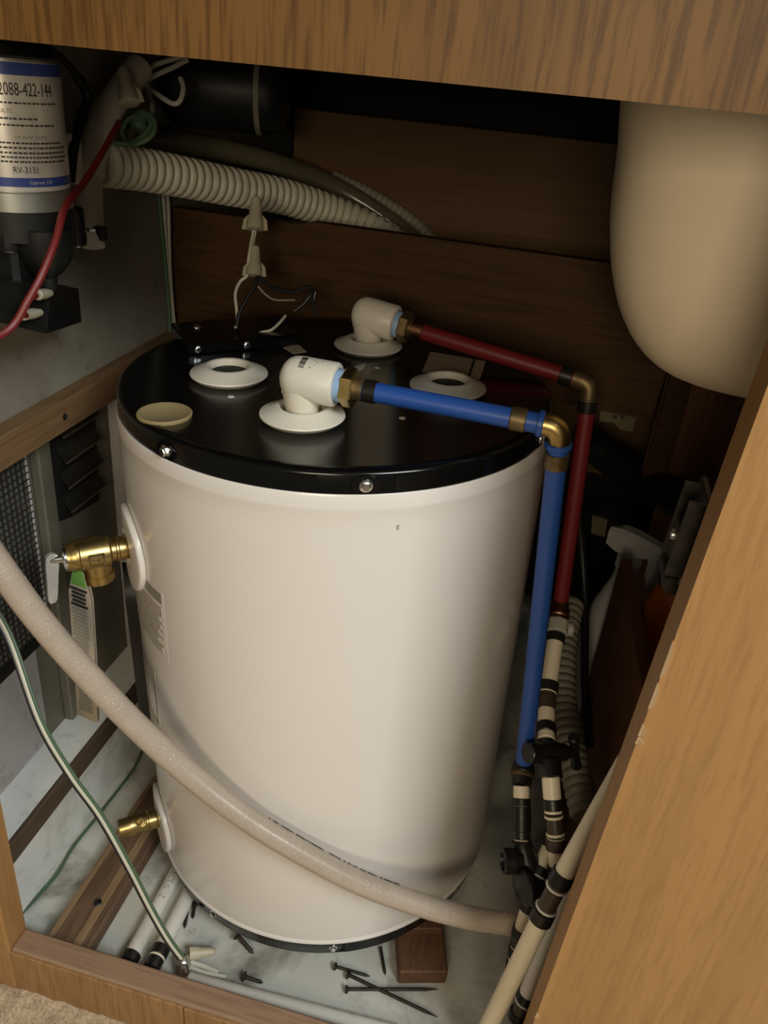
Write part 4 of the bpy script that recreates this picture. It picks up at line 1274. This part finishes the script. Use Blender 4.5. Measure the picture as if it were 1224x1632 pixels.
single(MB().lathe(V((-0.2680, -0.0137, 0.7804)), (0, 0, -1), [(0, 0.006), (0.004, 0.0085), (0.032, 0.0085), (0.034, 0.0095), (0.040, 0.0095)], 20), 'pump_port', M['plastic_cream'], 'pale hose port standing between the pump and wall hose', 'fitting')

# ------------------------------------------------------------------ corrugated drain hose and its companions at the back
cpath = [(-0.2664, 0.0308, 0.7521), (-0.2522, 0.0764, 0.7456), (-0.2301, 0.1329, 0.7350), (-0.2006, 0.1955, 0.7223), (-0.1701, 0.2533, 0.7110), (-0.1312, 0.3038, 0.6941), (-0.0799, 0.3268, 0.6758), (-0.0295, 0.3289, 0.6516)]
single(corrugated(MB(), cpath, 0.0205, 0.0108, 0.0030, 26), 'corrugated_hose', M['corrugated'], 'large ribbed cream drain hose running across the upper left', 'hose')
single(MB().tube(cr([(-0.2775, 0.1131, 0.7681), (-0.2795, 0.1912, 0.7627), (-0.2612, 0.2647, 0.7526), (-0.2113, 0.3192, 0.7390), (-0.1548, 0.3752, 0.7155), (-0.0896, 0.3932, 0.6856), (-0.0272, 0.3981, 0.6497)], 8), 0.0125, 18), 'grey_hose', M['hose_grey'],
       'smooth dark grey hose lying above the ribbed hose', 'hose')
single(corrugated(MB(), [(-0.1580, 0.4125, 0.7209), (-0.1264, 0.4136, 0.7119), (-0.0836, 0.4133, 0.6965), (-0.0423, 0.4156, 0.6758), (-0.0047, 0.4143, 0.6500)], 0.0080, 0.0080, 0.0016, 16), 'corrugated_hose', M['corrugated_grey'],
       'small ribbed hose behind the grey hose at the back', 'hose')
# wires in the back left corner
cw = thing('corner_cable', 'pale and green wires running down the back left corner', 'cable', (-0.2860, 0.2168, 0.5639))
for k, (mk, dx_) in enumerate((('wire_green', -8), ('wire_white', 0), ('wire_white', 8))):
    base = [(-0.286, 0.180, 0.735), (-0.286, 0.186, 0.690), (-0.2865, 0.190, 0.62), (-0.2865, 0.192, 0.55), (-0.2865, 0.190, 0.48), (-0.2865, 0.188, 0.30)]
    pts = [(x, y + dx_ * 0.00085 + (0.004 * math.sin(z * 25 + k)), z) for x, y, z in base]
    wire('wire', pts, 0.0026, M[mk], cw)
# black vessel widened to black out the wall corner, with pale strap
av = thing('black_vessel', 'black vessel widened to black out the upper left corner', 'vessel', (-0.2428, 0.2050, 0.7745))
ac = V((-0.2522, 0.2273, 0.8176))
axd = Vector((1, 0.25, 0)).normalized()
avb = build(MB().lathe(ac - axd * 0.048, axd, [(0, 0.012), (0.003, 0.028), (0.010, 0.038), (0.022, 0.043), (0.118, 0.043), (0.130, 0.038), (0.137, 0.028), (0.140, 0.012)], 40), 'body', M['rubber_black'], av)
build(band(MB(), ac + axd * 0.060, axd, 0.0438, 0.006), 'strap', M['corrugated_grey'], av)
single(MB().tube(cr([(-0.3243, 0.3353, 0.8382), (-0.3008, 0.3373, 0.8336), (-0.2708, 0.3394, 0.8268)], 6), [0.010] * 6 + [0.012] * 7, 16), 'grey_pipe', M['corrugated_grey'], 'dim grey pipe stub under the top rail', 'pipe')
single(MB().lathe(V((-0.2628, 0.3245, 0.8287)), (1, 0.1, -0.3), [(0, 0.007), (0.002, 0.0105), (0.006, 0.0105), (0.008, 0.007)], 18), 'pipe_clamp', M['chrome'], 'shiny metal clamp on the grey pipe under the top rail', 'clamp')

# wire connectors and loops, upper left
wire_nut('wire_nut', 'pale wire nut standing above the green wire coil', V((-0.2438, 0.0472, 0.8046)), V((-0.2569, 0.0608, 0.8334)) - V((-0.2438, 0.0472, 0.8046)), 0.0330, M['wire_nut'], 'wire nuts', (1, 0.2, 0))
gl = thing('green_wire', 'green wire coiled on top of the ribbed hose', 'wire', (-0.2412, 0.0477, 0.7735))
wire('coil', [(-0.2560, 0.0342, 0.7711), (-0.2437, 0.0406, 0.7721), (-0.2318, 0.0509, 0.7802), (-0.2303, 0.0588, 0.7895), (-0.2395, 0.0623, 0.7948), (-0.2507, 0.0555, 0.7908), (-0.2528, 0.0464, 0.7793), (-0.2412, 0.0395, 0.7713), (-0.2260, 0.0433, 0.7769), (-0.2222, 0.0514, 0.7859), (-0.2292, 0.0597, 0.7949), (-0.2419, 0.0635, 0.7977)], 0.0021, M['wire_green'], gl)
build(MB().lathe(V((-0.2447, 0.0597, 0.7817)), V((-0.2451, 0.0667, 0.7942)) - V((-0.2447, 0.0597, 0.7817)), [(0, 0.006), (0.004, 0.0085), (0.012, 0.0080), (0.016, 0.0050)], 16), 'connector', M['wire_green'], gl)
wl = thing('white_wire', 'white wire looping below the top rail', 'wire', (-0.2435, 0.1238, 0.8062))
wire('loop', [(-0.2332, 0.1464, 0.8431), (-0.2494, 0.1378, 0.8333), (-0.2658, 0.1294, 0.8241), (-0.2692, 0.1249, 0.8172), (-0.2567, 0.1236, 0.8106), (-0.2399, 0.1231, 0.8038), (-0.2333, 0.1263, 0.8072), (-0.2326, 0.1326, 0.8183), (-0.2375, 0.1364, 0.8266)], 0.0025, M['wire_white'], wl)
wire('tail', [(-0.2676, 0.1008, 0.8151), (-0.2696, 0.1180, 0.8258), (-0.2650, 0.1355, 0.8347), (-0.2511, 0.1417, 0.8409), (-0.2340, 0.1484, 0.8468)], 0.0025, M['wire_white'], wl)
single(MB().tube(cr([(-0.2593, 0.1082, 0.8213), (-0.2519, 0.0993, 0.8112), (-0.2432, 0.0879, 0.8003), (-0.2396, 0.0788, 0.7912)], 6), 0.0022, 8), 'grey_wire', M['corrugated_grey'], 'short grey wire dropping to the green coil', 'wire')
# wires standing on the tank's wiring cover
wire_nut('wire_nut', 'pale wire nut in front of the ribbed hose', V((-0.1511, 0.1203, 0.6954)), V((-0.1554, 0.1354, 0.7238)) - V((-0.1511, 0.1203, 0.6954)), 0.0335, M['wire_nut'], 'wire nuts', (1, 0.2, 0))
wire_nut('wire_nut', 'pale wire nut just above the black looped wire', V((-0.1415, 0.0956, 0.6543)), V((-0.1459, 0.1094, 0.6803)) - V((-0.1415, 0.0956, 0.6543)), 0.0310, M['wire_nut'], 'wire nuts', (1, 0.2, 0))
tw_ = thing('tank_wires', 'white and black wires rising from the tank to the wire nuts', 'wire', (-0.1503, 0.0675, 0.6010))
wire('white_wire', [(-0.1499, 0.0633, 0.5995), (-0.1504, 0.0725, 0.6161), (-0.1561, 0.0813, 0.6359), (-0.1542, 0.0882, 0.6476), (-0.1478, 0.0926, 0.6552), (-0.1490, 0.0987, 0.6685), (-0.1503, 0.1085, 0.6823), (-0.1517, 0.1185, 0.6943)], 0.0017, M['wire_white'], tw_)
wire('white_wire', [(-0.1460, 0.0966, 0.6534), (-0.1488, 0.1051, 0.6674), (-0.1504, 0.1138, 0.6815), (-0.1506, 0.1209, 0.6941)], 0.0015, M['wire_white'], tw_)
wire('black_wire', [(-0.1476, 0.0643, 0.6088), (-0.1472, 0.0715, 0.6214), (-0.1420, 0.0821, 0.6365), (-0.1374, 0.0907, 0.6482), (-0.1372, 0.0953, 0.6543), (-0.1311, 0.0956, 0.6506), (-0.1182, 0.0980, 0.6442), (-0.1029, 0.1033, 0.6420), (-0.0861, 0.1118, 0.6472), (-0.0830, 0.1081, 0.6354), (-0.0748, 0.1060, 0.6226)], 0.0024, M['wire_black'], tw_)
wire('black_wire', [(-0.0985, 0.0984, 0.6235), (-0.0898, 0.1045, 0.6313), (-0.0850, 0.1092, 0.6401), (-0.0832, 0.1120, 0.6423), (-0.0806, 0.1143, 0.6435), (-0.0814, 0.1116, 0.6348)], 0.0020, M['wire_black'], tw_)
wire('white_wire', [(-0.1354, 0.0909, 0.6458), (-0.1266, 0.0917, 0.6379), (-0.1170, 0.0956, 0.6332), (-0.0994, 0.1041, 0.6339)], 0.0011, M['corrugated_grey'], tw_)
wire('white_wire', [(-0.1257, 0.0543, 0.5999), (-0.1214, 0.0622, 0.6063), (-0.1120, 0.0691, 0.6092), (-0.1068, 0.0803, 0.6149), (-0.1045, 0.0906, 0.6199)], 0.0015, M['wire_white'], tw_)

# ------------------------------------------------------------------ sink basin (upper right)
sk = MB()
SC = Vector((0.412, 0.028))
rs = []
prof_ = [(1.00, 0.240), (0.92, 0.2345), (0.86, 0.2285), (0.815, 0.2215)]
for i in range(1, 19):
    a = i / 18 * PI / 2
    prof_.append((0.815 - 0.165 * math.sin(a) ** 0.92, 0.105 + 0.115 * math.cos(a) ** 0.80))
for zz, hw_ in prof_:
    ax_, ay_ = hw_, hw_ - 0.060
    ring = []
    for j in range(72):
        q = 2 * PI * (j + 0.5) / 72
        cs, sn = math.cos(q), math.sin(q)
        e = 2.0 / 4.2
        ring.append((SC.x + ax_ * math.copysign(abs(cs) ** e, cs), SC.y + ay_ * math.copysign(abs(sn) ** e, sn), zz))
    rs.append(ring)
sk.rings(rs, True, True)
sinko = thing('sink_basin', 'cream moulded sink basin hanging under the counter', 'sink', (SC.x, SC.y, 0.635))
skb = build(sk, 'bowl', M['sink_cream'], sinko, angle=60)

# ------------------------------------------------------------------ right hand corner: divider, bottles, hinge, drain pipe
dvp = MB()
A_ = V((0.2953, 0.1683, 0.3700)); B__ = V((0.3104, -0.0513, 0.3700))
dab = (B__ - A_).normalized()
N_ = B__ + dab * 0.14
poly = [A_, N_, (N_.x, N_.y, 0.0), (A_.x, A_.y, 0.0)]
dvp.prism(poly, (0.012, 0.002, 0.0))
single(dvp, 'divider_panel', M['panel_red'], 'thin reddish brown divider panel standing right of the pipes', 'panel')

def spray_bottle(base, yaw, s, bodymat, headmat, label, hgt):
    t = thing('spray_bottle', label, 'bottle', base, 'spray bottles')
    base = Vector(base)
    c, sn = math.cos(yaw), math.sin(yaw)
    f = Vector((c, sn, 0))
    g = Vector((-sn, c, 0))
    prof = [(0.0, 0.034), (0.004, 0.038), (0.60 * hgt, 0.038), (0.74 * hgt, 0.030), (0.86 * hgt, 0.016), (0.92 * hgt, 0.0135), (0.93 * hgt, 0.0135)]
    bo = build(MB().lathe(base, ZA, [(h_, r_ * s) for h_, r_ in prof], 32), 'body', bodymat, t)
    zt = base + V(0, 0, 0.93 * hgt)
    build(MB().lathe(zt - V(0, 0, 0.004), ZA, [(0, 0.0150 * s), (0.001, 0.0165 * s), (0.016, 0.0160 * s), (0.017, 0.0120 * s), (0.024, 0.0115 * s)], 24), 'collar', headmat, t)
    hm = MB()
    rings_ = []
    for u_, w_, z0, z1 in ((-0.036, 0.004, 0.028, 0.037), (-0.032, 0.010, 0.020, 0.043), (-0.016, 0.0130, 0.0165, 0.048), (0.004, 0.0130, 0.018, 0.0485), (0.024, 0.0110, 0.024, 0.047), (0.042, 0.0090, 0.030, 0.045), (0.050, 0.0080, 0.031, 0.0435)):
        o_ = zt + f * u_ * s
        rings_.append([o_ + g * w_ * s + V(0, 0, z0 * s), o_ + g * w_ * s + V(0, 0, (z1 - 0.005) * s), o_ + g * w_ * 0.6 * s + V(0, 0, z1 * s), o_ - g * w_ * 0.6 * s + V(0, 0, z1 * s), o_ - g * w_ * s + V(0, 0, (z1 - 0.005) * s), o_ - g * w_ * s + V(0, 0, z0 * s)])
    hm.rings(rings_)
    ho = build(hm, 'head', headmat, t, angle=40)
    tm = MB()
    rings_ = []
    for u_, z_, th in ((0.030, 0.030, 0.0055), (0.034, 0.018, 0.0055), (0.033, 0.004, 0.0050), (0.037, -0.010, 0.0045), (0.042, -0.022, 0.0035)):
        o_ = zt + f * u_ * s + V(0, 0, z_ * s)
        rings_.append([o_ + g * 0.008 * s + f * th * s, o_ - g * 0.008 * s + f * th * s, o_ - g * 0.008 * s - f * th * s, o_ + g * 0.008 * s - f * th * s])
    tm.rings(rings_)
    build(tm, 'trigger', headmat, t, angle=40)
    build(MB().lathe(zt + f * 0.050 * s + V(0, 0, 0.037 * s), f, [(0, 0.0065 * s), (0.009 * s, 0.0065 * s), (0.010 * s, 0.0050 * s)], 6), 'nozzle', headmat, t)
    return t, bo
sbp = V((0.3160, 0.2450, 0.3389))
spray_bottle((sbp.x, sbp.y, 0.0), -0.55, 1.0, M['spray_white'], M['spray_white'], 'white trigger spray bottle behind the divider panel', sbp.z + 0.006)
ob_ = V((0.3568, 0.1200, 0.3758))
hgt = ob_.z
t = thing('spray_bottle', 'orange bottle with grey cap half hidden by the right stile', 'bottle', (ob_.x, ob_.y, 0.0), 'spray bottles')
obb = build(MB().lathe((ob_.x, ob_.y, 0.0), ZA, [(0.0, 0.034), (0.004, 0.037), (hgt * 0.80, 0.037), (hgt * 0.92, 0.032), (hgt * 1.0, 0.021)], 32), 'body', M['spray_orange'], t)
build(MB().lathe((ob_.x, ob_.y, hgt), ZA, [(0.0, 0.0215), (0.001, 0.0225), (0.018, 0.0215), (0.020, 0.0160), (0.034, 0.0150), (0.036, 0.010)], 24), 'cap', M['clear_grey'], t)
bm2 = MB()
for i in range(8):
    a0 = math.radians(-150 + i * 9)
    a1 = math.radians(-150 + (i + 1) * 9)
    z_ = hgt * 0.80 - 0.016 - i * 0.0025
    bm2.rings([[Vector((ob_.x + math.cos(a) * r_, ob_.y + math.sin(a) * r_, z)) for r_, z in ((0.0366, z_), (0.0374, z_), (0.0374, z_ + 0.004), (0.0366, z_ + 0.004))] for a in (a0, a1)])
build(bm2, 'label_mark', M['ink'], obb)
# cabinet hinge behind the right stile
hq = V((0.2830, -0.2020, 0.6027))
Mh = Matrix.Translation(hq) @ Matrix.Rotation(math.radians(2), 4, 'Y')
hg = build(MB().box((-0.003, -0.020, -0.026), (0.002, 0.022, 0.036), Mh, 0.001), 'hinge', M['hinge_metal'], stile, label='grey metal cabinet hinge')
build(MB().box((-0.013, -0.020, -0.020), (-0.003, -0.017, 0.034), Mh), 'arm_cheek', M['hinge_metal'], hg)
build(MB().box((-0.013, 0.010, -0.020), (-0.003, 0.013, 0.034), Mh), 'arm_cheek', M['hinge_metal'], hg)
build(MB().box((-0.012, -0.017, -0.012), (-0.008, 0.010, 0.012), Mh, 0.001), 'slide', M['hinge_metal'], hg)
build(MB().lathe(Mh @ V(-0.012, -0.004, 0.002), (-1, 0, 0), [(0, 0.0038), (0.002, 0.0036), (0.0024, 0.0020)], 14), 'hinge_screw', M['steel'], hg)
build(MB().lathe(Mh @ V(-0.006, -0.018, -0.028), (0, 1, 0), [(0, 0.0060), (0.036, 0.0060), (0.037, 0.0050)], 16), 'knuckle', M['hinge_metal'], hg)
# black drain pipe in the dark corner
single(MB().tube(cr([(0.2341, 0.3106, 0.4546), (0.2625, 0.3167, 0.4350), (0.2981, 0.2762, 0.4332), (0.3390, 0.2178, 0.4393), (0.3793, 0.1643, 0.4543)], 8), 0.022, 20), 'drain_pipe', M['rubber_black'], 'black drain pipe crossing the dark corner under the sink', 'pipe')
# pale brackets
br_ = thing('wall_bracket', 'pale bracket with two holes under the back board end', 'bracket', (0.2574, 0.2250, 0.5259))
bq = [(0.2360, 0.2290, 0.5346), (0.2780, 0.2290, 0.5359), (0.2785, 0.2290, 0.5061), (0.2657, 0.2290, 0.5053), (0.2552, 0.2290, 0.5129), (0.2387, 0.2290, 0.5122)]
bo_ = build(MB().prism(bq, (0, 0.004, 0)), 'plate', M['bracket_dim'], br_)
for q in ((0.2550, 0.2290, 0.5208), (0.2634, 0.2290, 0.5215)):
    build(MB().lathe(V(q) + V(0, 0.0005, 0), (0, -1, 0), [(0, 0.0026), (0.0010, 0.0026)], 10), 'hole', M['ink'], bo_)
bq = [(0.2630, 0.3000, 0.3520), (0.2833, 0.3000, 0.3507), (0.2858, 0.3000, 0.3238), (0.2669, 0.3000, 0.3254)]
single(MB().prism(bq, (0, 0.004, 0)), 'wall_bracket', M['bracket_dim'], 'small pale bracket in the dark left of the white spray bottle', 'bracket')
